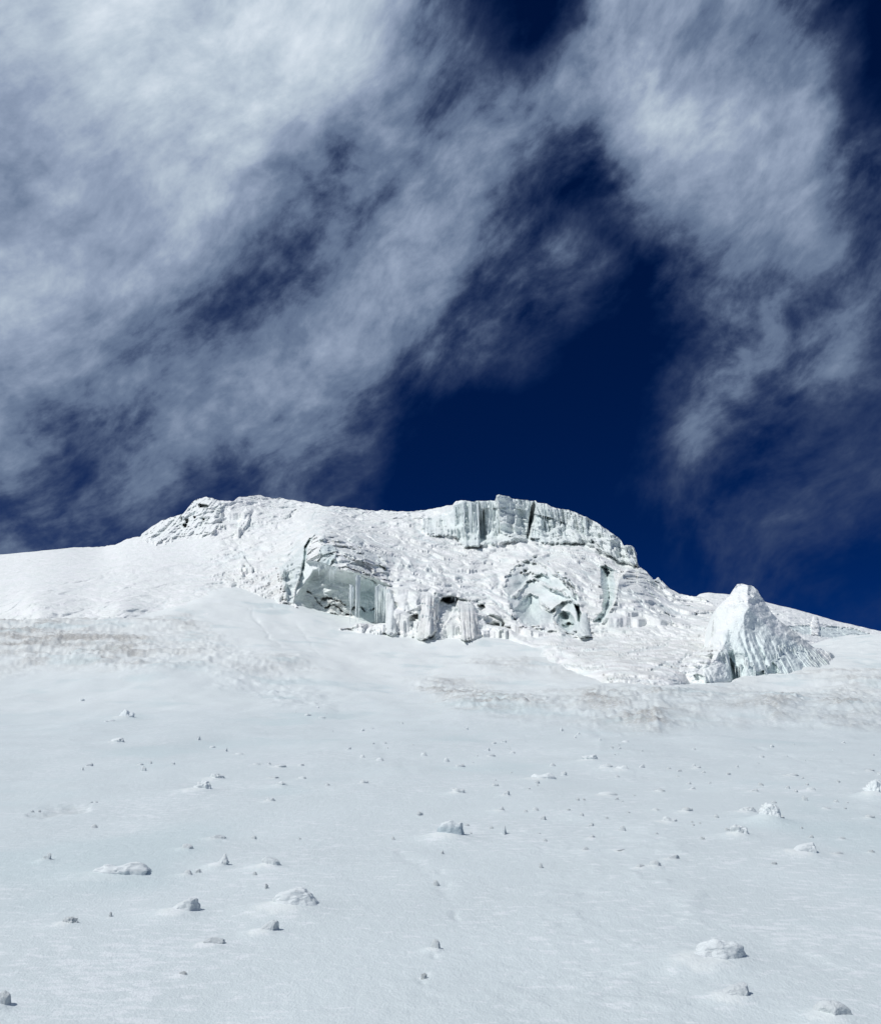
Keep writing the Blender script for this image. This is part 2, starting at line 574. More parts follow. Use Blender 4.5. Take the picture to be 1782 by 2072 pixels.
DIRT_POLYS = [
    (c1((-60, 840), (60, 830), (280, 850), (420, 900), (760, 920), (840, 970), (960, 1020), (1100, 1030), (880, 1060), (600, 1090), (200, 1080), (0, 1050), (-60, 1050)), 1.0, .5),
    (c1((320, 785), (440, 775), (620, 800), (860, 830), (1090, 850), (1080, 880), (880, 865), (520, 840), (360, 830)), .9, .35),
    (c1((1200, 1050), (1400, 1060), (1700, 1080), (1800, 1130), (1500, 1110), (1250, 1080)), .4, .2),
    (c4((-100, 1180), (0, 1120), (140, 1130), (330, 1130), (520, 1150), (430, 1230), (480, 1280), (380, 1360), (240, 1330), (100, 1290), (0, 1290), (-150, 1260)), 1.0, .5),
    (c4((560, 1160), (760, 1170), (720, 1200), (600, 1210)), .6, .3),
    (c4((640, 1260), (900, 1190), (1100, 1160), (1260, 1160), (1270, 1220), (1200, 1270), (1120, 1310), (1000, 1280), (900, 1310), (780, 1290)), .9, .45),
    (c4((1400, 1200), (1520, 1170), (1650, 1180), (1720, 1240), (1750, 1280), (1600, 1310), (1480, 1310), (1380, 1270)), 1.0, .45),
    (c4((1250, 1020), (1600, 1000), (1900, 980), (1900, 1110), (1620, 1120), (1400, 1060)), .55, .25),
    ([(840, 1385), (900, 1370), (1000, 1400), (1070, 1420), (1130, 1440), (1060, 1450), (960, 1435), (880, 1415)], .85, .4),
    ([(1110, 1345), (1200, 1335), (1330, 1345), (1300, 1365), (1180, 1370), (1120, 1362)], .55, .25),
    ([(960, 1340), (1060, 1330), (1110, 1350), (1040, 1366), (980, 1356)], .45, .2),
    ([(820, 1380), (960, 1400), (1150, 1410), (1400, 1385), (1820, 1380), (1820, 1470), (1500, 1450), (1330, 1480), (1150, 1455), (950, 1440)], .38, .05),
    ([(-60, 1225), (120, 1225), (420, 1260), (480, 1330), (300, 1360), (-60, 1360)], .32, .05),
    ([(-60, 1205), (30, 1207), (95, 1213), (60, 1217), (-60, 1213)], .6, .25),
]
POND = c1((0, 0), (1, 0), (1, 1))
POND = [(60, 1648), (100, 1632), (150, 1624), (185, 1628), (180, 1638), (140, 1646), (95, 1652)]
drifts = []          # filled with (x, y, radius, height) under the larger clods
PRINTS = [(921, 1848), (917, 1856), (924, 1862), (884, 1916), (874, 1924), (879, 1938), (862, 1975), (848, 1980), (855, 1990), (905, 1790), (890, 1765)]


def ground_z(x, y, full=True):
    x = np.asarray(x, float)
    y = np.asarray(y, float)
    z = ground_fit(x, y)
    X, Y = to_pix(x, np.maximum(y, .5), z)
    z = z - 2.2 * sstep(49, 60, y) * sstep(-15, -23, x)
    far = sstep(4, 40, y)
    z = z + .05 * fbm(x / 2.6, y / 3.4, 3, 3) * (.5 + far) + .22 * far * sstep(75, 50, y) * fbm(x / 9, y / 11, 5, 3) + .10 * sstep(34, 60, y) * ridged((x + .5 * y) / 9, (y - .25 * x) / 2.2, 7, 3)
    # wind ripples and crust steps, running across the slope
    a = R(8)
    u, v = x * math.cos(a) + y * math.sin(a), -x * math.sin(a) + y * math.cos(a)
    sas = sstep(.05, .55, fbm(u / .9, v / .5, 21, 4, .55)) * 1.2
    patch = sstep(-.25, .5, fbm(x / 2.2 + 4, y / 3, 23, 3))
    right = sstep(600, 1500, X) * .9 + .35
    z = z + (.008 + .010 * far) * sas * patch * right
    s2 = fbm(u / .30, v / .14, 31, 4, .6)
    z = z + .0022 * s2 * (1 - .5 * far) * (.5 + patch)
    if not full:
        return z, X, Y
    dirt = np.zeros(x.shape)
    pale = np.zeros(x.shape)
    relief = ridged(x / 2.3, y / 1.5, 41, 4)
    bump = fbm(x / .9, y / .7, 43, 3)
    crisp = ridged(x / .8 + .4 * bump, y / .3, 44, 3)
    vein = sstep(.1, 1.0, ridged(x / 2.4 + .5 * bump, y / .9, 45, 4)) * sstep(-.6, .3, fbm(x / 2.5, y / 2, 46, 2))
    for poly, dv, hv in DIRT_POLYS:
        sd = sdist(poly, X, Y, 60) + 18 * fbm(x / 3.0, y / 4.0, 47, 4)
        m = sstep(-22, 22, sd)
        z = z + m * (hv * (.10 * relief + .08 * bump) + .055 * crisp)
        dirt = np.maximum(dirt, m * dv * (.18 + .68 * vein))
    z = z - 1.5 * sstep(-6, 26, sdist([(1130, 1290), (1180, 1325), (1240, 1358), (1330, 1376), (1470, 1376), (1560, 1340), (1560, 1240), (1130, 1240)], X, Y, 60))
    # avalanche tongue of fine rubble below the cave, and the slide track down the slope
    tongue = [(600, 1215), (560, 1265), (520, 1300), (520, 1330)]
    sd = sdist([(395, 1290), (455, 1285), (540, 1330), (640, 1390), (700, 1430), (640, 1450), (560, 1425), (450, 1390), (400, 1370)], X, Y, 60) + 15 * fbm(x / 2, y / 3, 51, 2)
    m = sstep(-10, 25, sd)
    z = z + m * .085 * (np.maximum(fbm(x / .55, y / .6, 53, 3), 0) + .4 * ridged(x / 1.2, y / 1.2, 54, 2))
    Xq, Yq = X + 7 * fbm(x / 1.6, y / 2, 55, 3), Y + 4 * fbm(x / 1.6 + 3, y / 2, 56, 3)
    for ln, wd, hh in (([(508, 1228), (514, 1245), (531, 1268), (545, 1290), (574, 1315)], 2.6, -.12), ([(560, 1227), (530, 1229), (508, 1229), (490, 1245)], 2.5, -.12),
                       ([(545, 1290), (590, 1345), (655, 1395), (690, 1445), (740, 1480)], 11, -.045), ([(590, 1250), (620, 1290), (660, 1340)], 2.5, -.07),
                       ([(1160, 1460), (1200, 1490), (1235, 1520)], 9, .05), ([(1520, 1505), (1560, 1520), (1640, 1548)], 3, -.06),
                       ([(760, 1500), (800, 1530), (850, 1570), (880, 1600)], 10, -.025), ([(790, 1720), (850, 1752), (890, 1790), (925, 1830)], 12, -.018)):
        d, al = ldist(ln, Xq, Yq, 40)
        z = z + .55 * sstep(0, .1, al) * sstep(1, .7, al) * hh * np.exp(-(d / wd) ** 2) * (.55 + .9 * fbm(x / .5, y / .7, 57, 2))
    # sun-warmed dirty hollow on the left
    sd = sdist(POND, X, Y, 40) + 6 * fbm(x / .25, y / .25, 61, 3)
    m = sstep(-6, 10, sd)
    z = z - .035 * m
    dirt = np.maximum(dirt, .22 * m * (.8 + .35 * fbm(x / .1, y / .1, 63, 2)))
    for px_, py_ in PRINTS:
        q = np.hypot((X - px_) / 8, (Y - py_) / 5)
        z = z - .009 * np.exp(-q * q * 1.2)
    for dx, dy, rr, hh in drifts:
        sel = (np.abs(x - dx) < rr * 4) & (np.abs(y - dy) < rr * 4)
        q2 = ((x[sel] - dx + rr * .4) / (rr * 1.25)) ** 2 + ((y[sel] - dy) / rr) ** 2
        z[sel] += hh * np.exp(-q2 * 1.1)
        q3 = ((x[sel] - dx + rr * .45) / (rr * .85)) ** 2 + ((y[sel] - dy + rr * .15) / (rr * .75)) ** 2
        pale[sel] = np.maximum(pale[sel], .62 * sstep(.3, .85, np.exp(-q3) + .30 * fbm(x[sel] / (rr * .35), y[sel] / (rr * .35), 67, 3)))  # paler patch on the left and near side of each larger clod
    return z, X, Y, dirt, pale


def hit_ground(X, Y):
    """where the lines of sight meet the snow slope"""
    X, Y = np.asarray(X, float), np.asarray(Y, float)
    sx, sz = bearing(X, Y)
    Ds = np.geomspace(3.0, 110, 420)
    best = np.full(X.shape, np.nan)
    prev = None
    for D in Ds:
        z = ground_z(sx * D, np.full(X.shape, D), False)[0]
        df = CAM[2] + sz * D - z
        if prev is not None:
            c = np.isnan(best) & (df <= 0)
            f = prev / (prev - df + 1e-9)
            best = np.where(c, pD + (D - pD) * np.clip(f, 0, 1), best)
        prev, pD = df, D
    return best, sx * best


# the clods lying on the slope: bearing of the base, width, height, kind ------------
h5 = lambda L: [(.5 * a, 1381.5 + .5 * b, .5 * w, .5 * h) for a, b, w, h in L]
h6 = lambda L: [(891 + .5 * a, 1381.5 + .5 * b, .5 * w, .5 * h) for a, b, w, h in L]
BIG = [  # pixel, style, label, category
    (h5([(507, 145, 62, 40)])[0], 'block', 'squarish snow lump with dark right side, alone high on the left slope', 'snow block'),
    (h5([(815, 440, 92, 44)])[0], 'rubbly', 'low white crumbly snow heap below a smaller flat one, left of centre', 'snow heap'),
    (h5([(875, 393, 66, 26)])[0], 'rubbly', 'small crumbly snow heap just above and right of a larger white one', 'snow heap'),
    (h5([(188, 724, 42, 34)])[0], 'spiky', 'small grey jagged snow lump near the left edge of the slope', 'snow lump'),
    (h5([(482, 788, 205, 52)])[0], 'long', 'long flat snow slab with lumpy right end, lower left of the slope', 'snow slab'),
    (h5([(893, 748, 58, 52)])[0], 'spiky', 'pointed two horned ice lump standing between two rounded chunks', 'ice lump'),
    (h5([(1095, 748, 76, 42)])[0], 'round', 'rounded grey snow ball with dark right cheek beside the horned lump', 'snow ball'),
    (h5([(737, 940, 112, 60)])[0], 'wedge', 'soft wedge shaped snow chunk tapering to the left, half sunk', 'snow chunk'),
    (h5([(1190, 925, 192, 84)])[0], 'loaf', 'largest white loaf of snow with crusty top and blunt right end', 'snow loaf'),
    (h5([(1080, 1018, 82, 50)])[0], 'wedge', 'angular snow wedge with steep right face below the large white loaf', 'snow chunk'),
    (h5([(860, 1063, 82, 26)])[0], 'bar', 'thin flat grey bar of snow lying lowest among the left chunks', 'snow bar'),
    (h5([(275, 980, 68, 28)])[0], 'rubbly', 'faint half buried crumbly snow patch left of the soft wedge', 'snow patch'),
    (h5([(4, 1320, 52, 62)])[0], 'block', 'grey snow lump cut off by the bottom left edge of the picture', 'snow lump'),
    (h5([(875, 634, 68, 16)])[0], 'bar', 'thin crescent of snow crust lying above the small square lump', 'snow crust'),
    (h5([(755, 677, 44, 24)])[0], 'round', 'small rounded square snow lump under the thin crescent crust', 'snow lump'),
    (h6([(45, 634, 112, 74)])[0], 'fang', 'smooth blue grey ice block with scalloped white top at picture centre', 'ice block'),
    (h6([(261, 614, 17, 36)])[0], 'spike', 'thin upright ice splinter right of the scalloped blue block', 'ice splinter'),
    (h6([(418, 394, 98, 28)])[0], 'long', 'long low white snow slab in the middle of the rubble field', 'snow slab'),
    (h6([(1345, 562, 94, 76)])[0], 'rubbly', 'big knobbly grey snow boulder standing highest right of centre', 'snow boulder'),
    (h6([(1245, 527, 68, 24)])[0], 'rubbly', 'flat broken crust piece just left of the knobbly boulder', 'snow crust'),
    (h6([(1213, 622, 82, 46)])[0], 'rubbly', 'broken pile of snow bits below and left of the knobbly boulder', 'snow pile'),
    (h6([(1478, 697, 118, 46)])[0], 'wedge', 'crusty snow wedge with a drift tail, below the knobbly boulder', 'snow chunk'),
    (h6([(1768, 465, 84, 74)])[0], 'rubbly', 'white snow boulder cut off by the right edge of the picture', 'snow boulder'),
    (h6([(1125, 1138, 230, 78)])[0], 'loaf', 'long soft snow mound half buried in the lower right foreground', 'snow mound'),
    (h6([(1064, 1082, 34, 26)])[0], 'round', 'small snow ball at the upper left end of the long soft mound', 'snow ball'),
    (h6([(1200, 1282, 128, 52)])[0], 'wedge', 'soft white snow hump below the long mound, lower right', 'snow hump'),
    (h6([(1600, 1362, 135, 58)])[0], 'round', 'smooth rounded snow boulder at the bottom edge, far right corner', 'snow boulder'),
    (h6([(925, 567, 74, 24)])[0], 'long', 'low crumbly snow plate midway between blue block and knobbly boulder', 'snow plate'),
    (h6([(870, 747, 46, 26)])[0], 'round', 'rounded right half of a pair of low snow lumps, right of centre', 'snow lump'),
    (h6([(813, 753, 44, 16)])[0], 'round', 'flatter left half of a pair of low snow lumps, right of centre', 'snow lump'),
    (h6([(940, 717, 60, 20)])[0], 'wedge', 'faint snow wedge just above the pair of low lumps', 'snow chunk'),
    (h6([(610, 317, 72, 26)])[0], 'rubbly', 'largest crumbly heap where the rubble streak enters the smooth slope', 'snow heap'),
    (h5([(470, 245, 60, 24)])[0], 'rubbly', 'low dark broken snow lump just below the squarish block, upper left', 'snow lump'),
    (h5([(1138, 420, 50, 22)])[0], 'spiky', 'small dark jagged snow lump right of the white crumbly heaps', 'snow lump'),
]
SMALL = h5([(330, 74, 20, 12), (1287, 106, 12, 14), (1245, 135, 30, 10), (1302, 145, 30, 10), (805, 232, 10, 18), (860, 264, 25, 10), (915, 278, 12, 16), (970, 291, 40, 8),
            (1412, 270, 20, 10), (1467, 303, 22, 12), (1537, 318, 32, 16), (1715, 296, 26, 18), (333, 354, 8, 14), (360, 338, 28, 12), (580, 357, 24, 20), (610, 328, 12, 12), (565, 335, 30, 8),
            (700, 331, 14, 8), (1090, 331, 14, 10), (1130, 344, 50, 12), (1215, 337, 30, 8), (1040, 331, 30, 6), (1105, 388, 40, 8), (1220, 390, 40, 10), (1472, 410, 36, 16), (1325, 415, 20, 8),
            (1095, 482, 38, 18), (1697, 537, 28, 16), (1590, 636, 18, 14), (1775, 622, 14, 30), (1025, 633, 26, 14), (1213, 634, 8, 10), (800, 769, 20, 14), (760, 782, 40, 22), (1030, 779, 16, 14),
            (1077, 833, 14, 20), (445, 947, 12, 18), (1765, 819, 24, 18), (1760, 1084, 40, 40), (1715, 1196, 26, 18), (740, 1184, 30, 14), (450, 157, 34, 9), (430, 159, 20, 7), (140, 728, 12, 8),
            (380, 588, 26, 14), (130, 524, 14, 8), (160, 521, 10, 6), (370, 486, 12, 6), (390, 485, 10, 5)])
SMALL += h6([(405, 750, 14, 20), (8, 694, 14, 16), (25, 320, 22, 18), (80, 344, 40, 16), (205, 300, 36, 12), (290, 287, 24, 10), (490, 196, 14, 14), (545, 224, 10, 14), (645, 238, 14, 14),
             (750, 242, 30, 10), (255, 242, 26, 10), (215, 246, 20, 6), (105, 190, 14, 10), (672, 346, 50, 18), (740, 354, 60, 22), (815, 344, 26, 14), (500, 375, 24, 18), (72, 450, 55, 24),
             (455, 338, 26, 14), (555, 477, 14, 10), (680, 457, 80, 14), (712, 474, 20, 10), (1000, 524, 50, 20), (1020, 434, 30, 12), (890, 442, 40, 12), (1160, 598, 20, 10), (1500, 628, 20, 12),
             (1625, 634, 30, 8), (735, 599, 28, 20), (1060, 635, 18, 12), (590, 681, 36, 16), (570, 540, 20, 14), (345, 524, 20, 10), (385, 518, 26, 14), (245, 521, 42, 20), (1740, 551, 40, 16),
             (1425, 380, 50, 14), (1475, 477, 22, 20), (1500, 439, 40, 16), (1440, 443, 20, 12), (1270, 442, 36, 12), (1200, 343, 16, 10), (1065, 365, 20, 10), (1040, 347, 36, 10), (965, 360, 24, 8),
             (1165, 372, 24, 8), (1610, 404, 16, 10), (1485, 415, 16, 12), (1780, 373, 20, 12), (1740, 357, 40, 8), (1565, 513, 40, 10), (1350, 488, 24, 10), (1090, 408, 14, 8), (1005, 411, 20, 8),
             (960, 383, 16, 8), (875, 613, 14, 8), (1385, 555, 26, 22), (1350, 735, 24, 10), (1745, 690, 30, 12), (1610, 697, 50, 10), (120, 615, 16, 8), (730, 680, 40, 6)])
NHAND = len(SMALL)
for i in range(96):
    if i < 60:
        X = 900 + 880 * RNG.random() ** .8
        Y = 1500 + 190 * RNG.random() ** 1.2 + .02 * (1782 - X)
    elif i < 80:
        f = RNG.random()
        X, Y = 560 + 290 * f + RNG.normal() * 28, 1400 + 130 * f + RNG.normal() * 12
    else:
        f = RNG.random()
        X, Y = 1150 + 110 * f + RNG.normal() * 20, 1455 + 75 * f + RNG.normal() * 8
    w = (4 + 9 * RNG.random() ** 2) * (.55 + (Y - 1400) / 350)
    SMALL.append((X, Y, w, w * (.35 + .4 * RNG.random())))
pxs = np.array([b[0] for b in BIG] + SMALL)
hitD, hitX = hit_ground(pxs[:, 0], pxs[:, 1])
ok = ~np.isnan(hitD)
for i in range(len(pxs)):
    if ok[i] and pxs[i, 2] > 14:
        wm = pxs[i, 2] / 1782 * 2 * TH * hitD[i]
        drifts.append((hitX[i], hitD[i], wm * .7, pxs[i, 3] / 2072 * 2 * TV * hitD[i] * .36))

# columns fan out from the near end of the slope so that near snow is finest
nc = 960
ax = np.linspace(-300, 2080, nc)
sxs = (ax / 1782 - .5) * 2 * TH
Dr = np.geomspace(1.6, 100, 3000)
zr = ground_fit(-.33 * Dr, Dr)
_, Yr = to_pix(-.33 * Dr, Dr, zr)
Ymono = np.minimum.accumulate(Yr)
Yt = np.concatenate([np.linspace(2600, 2120, 40, endpoint=False), np.linspace(2120, Ymono[-1] + 1.5, 480)])
rowD = np.interp(-Yt, -Ymono, Dr)
rowD = np.unique(np.concatenate([[-40, -25, -14, -8, -4, -1.5, .3], rowD, np.linspace(rowD.max() + .5, 116, 24)]))
Dg = np.repeat(rowD[:, None], nc, 1)
xg = sxs[None, :] / .94 * (np.abs(Dg) + 2.0)
apron_w = np.array([1.5, 4, 8, 14, 24, 40.])
xg = np.concatenate([xg[:, :1] - apron_w[::-1], xg, xg[:, -1:] + apron_w], 1)
Dg = np.repeat(rowD[:, None], xg.shape[1], 1)
zg, Xg, Yg, dirt_g, pale_g = ground_z(xg, Dg)
Pg = np.stack([xg, Dg, zg], -1)
fz = grid_faces(*Dg.shape)[:, ::-1]
slope = link('snow_slope', mesh_data('snow_slope', Pg.reshape(-1, 3), fz, M_SLOPE, {'dirt': dirt_g, 'ice': np.zeros(dirt_g.size), 'brighten': np.maximum(pale_g, sstep(18, 44, Dg + 3 * fbm(xg / 9, Dg / 6, 65, 3)) * .9)}))  # upper slope paler: sunlight past the cloud shade put into the colour
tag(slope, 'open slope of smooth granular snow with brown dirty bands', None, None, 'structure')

# ------------------------------------------------------------------ the glacier front
SKYLINE = [(-320, 1142), (-150, 1133), (0, 1122), (70, 1116), (150, 1108), (210, 1106), (285, 1086)] + c1((790, 360), (850, 320), (900, 290), (970, 262), (1020, 240), (1050, 205), (1075, 180), (1100, 162), (1150, 150), (1190, 160), (1215, 172), (1260, 176),
                                                              (1300, 170), (1328, 152), (1380, 148), (1440, 144), (1490, 156), (1560, 157), (1590, 172), (1660, 180))
SKYLINE += c2((520, 150), (600, 158), (720, 178), (830, 182), (900, 190), (960, 205), (1100, 214), (1180, 216), (1300, 208))
SKYLINE += c3((270, 205), (340, 190), (440, 180), (460, 158), (500, 148), (600, 150), (640, 148), (712, 146), (722, 112), (740, 108), (795, 114), (820, 128), (880, 142), (920, 140), (960, 152), (970, 146), (985, 164),
              (1060, 172), (1140, 196), (1210, 218), (1290, 250), (1360, 286), (1420, 320), (1480, 368), (1522, 405), (1538, 432), (1580, 436), (1606, 456), (1618, 500), (1628, 560), (1640, 580), (1680, 600), (1720, 640),
              (1745, 652), (1765, 646), (1782, 664))
SKYLINE += c4((345, 425), (378, 415), (400, 440), (450, 480), (510, 515), (560, 522), (640, 530), (700, 560), (760, 600), (820, 660))
SKYLINE += [(1490, 1270), (1520, 1300)]
SKY = np.array(SKYLINE)
SKY = SKY[np.argsort(SKY[:, 0], kind='stable')]
gd = [
    (-320, 1142, 82), (0, 1122, 85), (150, 1108, 89), (-320, 1200, 61), (-100, 1200, 60.5), (50, 1200, 60), (-320, 1240, 52.5), (-100, 1240, 52), (80, 1238, 52), (250, 1236, 53), (-320, 1300, 52), (-100, 1300, 52), (80, 1300, 52), (300, 1300, 52), (210, 1106, 92), (290, 1085, 93), (410, 1012, 97), (500, 1005, 100), (640, 1022, 99), (760, 1035, 97), (880, 1033, 95), (930, 1020, 87.5), (1010, 1005, 85.5), (1080, 1020, 85.5),
    (1180, 1045, 83.5), (1260, 1092, 79.5), (1286, 1130, 78.5), (1345, 1182, 74), (1400, 1210, 69), (1460, 1235, 62),
    (930, 1095, 85.5), (1010, 1102, 83.5), (1100, 1100, 82.5), (1180, 1098, 81.5), (1255, 1138, 77.5), (1290, 1150, 76),
    (150, 1150, 75), (250, 1120, 84), (380, 1075, 92), (330, 1110, 85), (400, 1145, 76), (450, 1162, 71.5), (500, 1192, 65.5), (570, 1222, 60.5), (620, 1248, 57.5), (700, 1272, 55), (800, 1287, 53.5),
    (900, 1296, 52.5), (960, 1299, 52), (1050, 1268, 54.5), (1110, 1275, 53.5), (1190, 1282, 52.5), (1270, 1280, 51.5), (1340, 1290, 50), (1440, 1275, 52), (1500, 1300, 49), (1130, 1310, 47), (1180, 1335, 42.3), (1240, 1365, 37.6), (1330, 1380, 36.2), (1385, 1378, 38.5), (1450, 1380, 46), (1515, 1378, 50), (1330, 1340, 41), (1400, 1335, 44), (1460, 1335, 49), (300, 1180, 66), (420, 1230, 55),
    (600, 1330, 54), (800, 1350, 52), (1000, 1350, 51), (1100, 1345, 44), (1180, 1372, 40), (1260, 1410, 35.4), (1340, 1420, 35.4), (1450, 1420, 46), (1515, 1420, 50), 
    (480, 1085, 87), (600, 1055, 90), (720, 1055, 90), (830, 1060, 90), (900, 1060, 89), (500, 1130, 77), (575, 1110, 77), (590, 1160, 66), (650, 1085, 69), (650, 1150, 62.5), (720, 1110, 67), (780, 1180, 61),
    (800, 1105, 78), (820, 1140, 70), (870, 1190, 60.5), (950, 1140, 74), (950, 1190, 64), (1000, 1220, 59), (1050, 1140, 73), (1040, 1190, 64), (1150, 1130, 74), (1130, 1180, 62.5), (1180, 1230, 58), (1250, 1180, 66),
    (1300, 1175, 68), (1260, 1220, 59), (1330, 1220, 62),
]
gd = np.array(gd, float)
gl_fit = TPS(gd[:, :2], gd[:, 2], 1e-3)


def jag(X, amp, seed):
    return amp * (.16 + .84 * sstep(120, 230, X)) * (fbm(X / 34, X * 0 + .5, seed, 4, .6))


def sheet(sky, X0, X1, nx, ny, bottom, seed, amp, band=45, ntop=56):
    """rows follow the skyline at the top and an even spread below, so that a jump in the skyline stays up there"""
    X = np.linspace(X0, X1, nx)
    top = np.interp(X, sky[:, 0], sky[:, 1]) + jag(X, amp, seed)
    bot = np.interp(X, [b[0] for b in bottom], [b[1] for b in bottom])
    k = max(3, int(40 / (X[1] - X[0])) | 1)
    pad_ = np.pad(top, k, mode='edge')
    low = np.max([pad_[i:i + len(top)] for i in range(2 * k + 1)], axis=0)
    for _ in range(2):
        h_ = k // 2
        low = np.convolve(np.pad(low, h_, mode='edge'), np.hanning(2 * h_ + 3)[1:-1] / np.hanning(2 * h_ + 3)[1:-1].sum(), 'valid')
    low = np.minimum(low + band * .3, bot - 20)
    low = np.maximum(low, top + 4)
    t1 = np.linspace(0, 1, ntop, endpoint=False)[:, None]
    t2 = np.linspace(0, 1, ny - ntop)[:, None]
    Y = np.concatenate([top[None] + (low - top)[None] * t1, low[None] + (bot - low)[None] * t2], 0)
    return np.repeat(X[None, :], ny, 0), Y


NX, NY = 1480, 250
GLX0 = -300
GX, GY = sheet(SKY, GLX0, 1515, NX, NY, [(-300, 1275), (300, 1275), (450, 1260), (560, 1285), (650, 1310), (800, 1330), (960, 1335), (1100, 1345), (1200, 1375), (1270, 1405), (1515, 1412)], 71, 2.6)
D = gl_fit(GX, GY)
sxg, szg = bearing(GX, GY)
xw, zw = sxg * D, szg * D + 1.6
ICE = np.zeros(D.shape)
DRT = np.zeros(D.shape)

# how broken the surface is: smooth upper snowfields on the left, icefall in the middle and right
wl = sstep(-60, 60, sdist([(430, 1030), (1560, 1000), (1560, 1360), (600, 1360), (560, 1200), (430, 1200)], GX, GY, 200))
smooth = sstep(-20, 40, sdist([(420, 1040), (560, 1035), (720, 1060), (600, 1085), (560, 1110), (500, 1150), (300, 1130), (-400, 1300), (-400, 1000), (420, 1000)], GX, GY, 100))
rough = .35 + .65 * wl - .45 * smooth * (1 - .5 * wl)
rough = np.clip(rough, .14, 1)
wx = xw + 1.2 * fbm(xw / 5, zw / 5, 81, 3)
wz = zw + .9 * fbm(xw / 5 + 9, zw / 5, 83, 3)
ca, sa = math.cos(R(-24)), math.sin(R(-24))
ua, va = wx * ca + wz * sa, -wx * sa + wz * ca
apr = sstep(-14, 14, sdist([(1090, 1296), (1300, 1290), (1450, 1275), (1515, 1290), (1515, 1420), (1250, 1400), (1150, 1330)], GX, GY, 90))
rough = rough * (1 - .62 * apr)
wide = sstep(0, 30, GY - GY[0][None, :])                      # keep the skyline where it is
led = fbm(ua / 6.5, va / 1.5, 85, 4)
fine_g = .17 * fbm(xw / .8, zw / .55, 91, 3) + .15 * ridged(ua / 1.3, va / .55, 94, 3) + .09 * fbm(xw / .28, zw / .24, 92, 2)
fold = np.abs(pn(ua / 3.4 + .6 * pn(xw / 2, zw / 2, 93), va / 1.5 + .5 * pn(xw / 2.4, zw / 1.6, 96), 90))
fold2 = np.abs(pn(ua / 1.5 + 3, va / .75 + .5 * pn(xw / .9, zw / .9, 98), 102))
D = D - rough * (1.1 * fbm(wx / 6, wz / 5, 87, 3) + .75 * led + .25 * ridged(wx / 2.4, wz / 1.7, 89, 3) + 1.7 * fold + .80 * fold2 + fine_g - 1.15)
ICE = np.maximum(ICE, rough * .55 * sstep(.22, .02, fold) * sstep(-.5, .4, fbm(xw / 5, zw / 4, 104, 2)))
DRT = np.maximum(DRT, rough * .22 * sstep(.12, .0, fold2) * sstep(-.3, .5, fbm(xw / 3, zw / 3, 106, 2)))
f1, f2, fid = worley(wx / 1.3, wz / 1.05, 95)
cup = sstep(-.1, .5, fbm(xw / 7, zw / 6, 97, 2))
D = D - rough * cup * .75 * f1 ** 1.5
DRT = np.maximum(DRT, rough * .15 * sstep(.1, 1.1, ridged(xw / 3 + 5, zw / 1.6, 99, 5)))
# long snow ripples across the open snowfield on the upper left
D = D - (1 - wl * .6) * .17 * ridged(ua / 9 + 4, (zw - .12 * xw) / .9, 101, 3)


D = D - apr * (.34 * ridged(ua / 3.4, (zw + .12 * xw) / .5, 394, 4) + .13 * fbm(xw / .45, zw / .22, 396, 3))
mono = np.concatenate([np.minimum.accumulate(D[:56], axis=0), np.minimum.accumulate(D[56:], axis=0)], 0)       # little snow overhangs away from the real caves
D = .92 * mono + .08 * D


def soft(poly, w=1.5, wob=0.0, seed=0):
    sd = sdist(poly, GX, GY, 90)
    if wob:
        sd = sd + wob * fbm(GX / 9, GY / 9, 200 + seed, 3)
    return sstep(-w, w, sd), sd


def flutes(f, seed, vs=.06, sharp=.8):
    return np.abs(pn(xw * f + .25 * pn(xw * .7, zw * .25, seed + 3), zw * f * vs, seed)) ** sharp


# --- upper ice wall
WALL = c3((430, 225), (460, 165), (560, 130), (715, 130), (725, 90), (800, 100), (900, 125), (970, 130), (1100, 160), (1250, 215), (1350, 260), (1500, 350), (1545, 410), (1610, 420), (1640, 575), (1520, 540), (1330, 432), (1200, 418), (1060, 425),
          (920, 400), (740, 418), (610, 445), (515, 440), (470, 385), (430, 375), (330, 370), (250, 350), (245, 260), (330, 245))
mw, sw = soft(WALL, 2.0, 3.0, 1)
calm = mw
D = D + calm * rough * .4 * led
D = D - mw * (1.15 * flutes(.42, 301) + .75 * flutes(1.05, 303, .05) + .35 * flutes(2.4, 305, .07) + .10 * fbm(xw / .35, zw / .6, 307, 2))
ICE = np.maximum(ICE, mw * (.42 + .3 * flutes(.8, 309)))
right_face, _ = soft(c3((1040, 180), (1640, 180), (1640, 575), (1520, 540), (1330, 430), (1200, 418), (1060, 425)), 6)
D = D - right_face * (.45 * flutes(1.9, 310, .10) + .22 * flutes(4.5, 314, .12) + .16 * ridged(xw / .8, zw / 1.8, 311, 3))
DRT = np.maximum(DRT, right_face * .20 * sstep(.2, 1.0, ridged(xw / 1.2, zw / 2.6, 313, 3)))
m, _ = soft(c3((505, 150), (605, 150), (612, 445), (520, 445)), 1.2, 1.2, 2)
D = D - m * (1.5 + .5 * flutes(1.6, 315, .03))
ICE = np.maximum(ICE, m * .75)
m, _ = soft(c3((612, 190), (640, 210), (658, 400), (615, 420)), 1.5, 1, 3)
D = D + m * 1.7
ICE = np.maximum(ICE, m * .8)
slabp = c3((722, 100), (760, 105), (905, 140), (922, 300), (920, 400), (850, 390), (745, 352), (735, 250))
m, sd = soft(slabp, 1.2, .8, 4)
lx = (GX - slabp[0][0]) / 60
strat = (zw + .45 * (xw - xw.mean()) + .35 * fbm(xw / 2, zw / 2, 317, 2)) / 1.25
saw = strat - np.floor(strat)
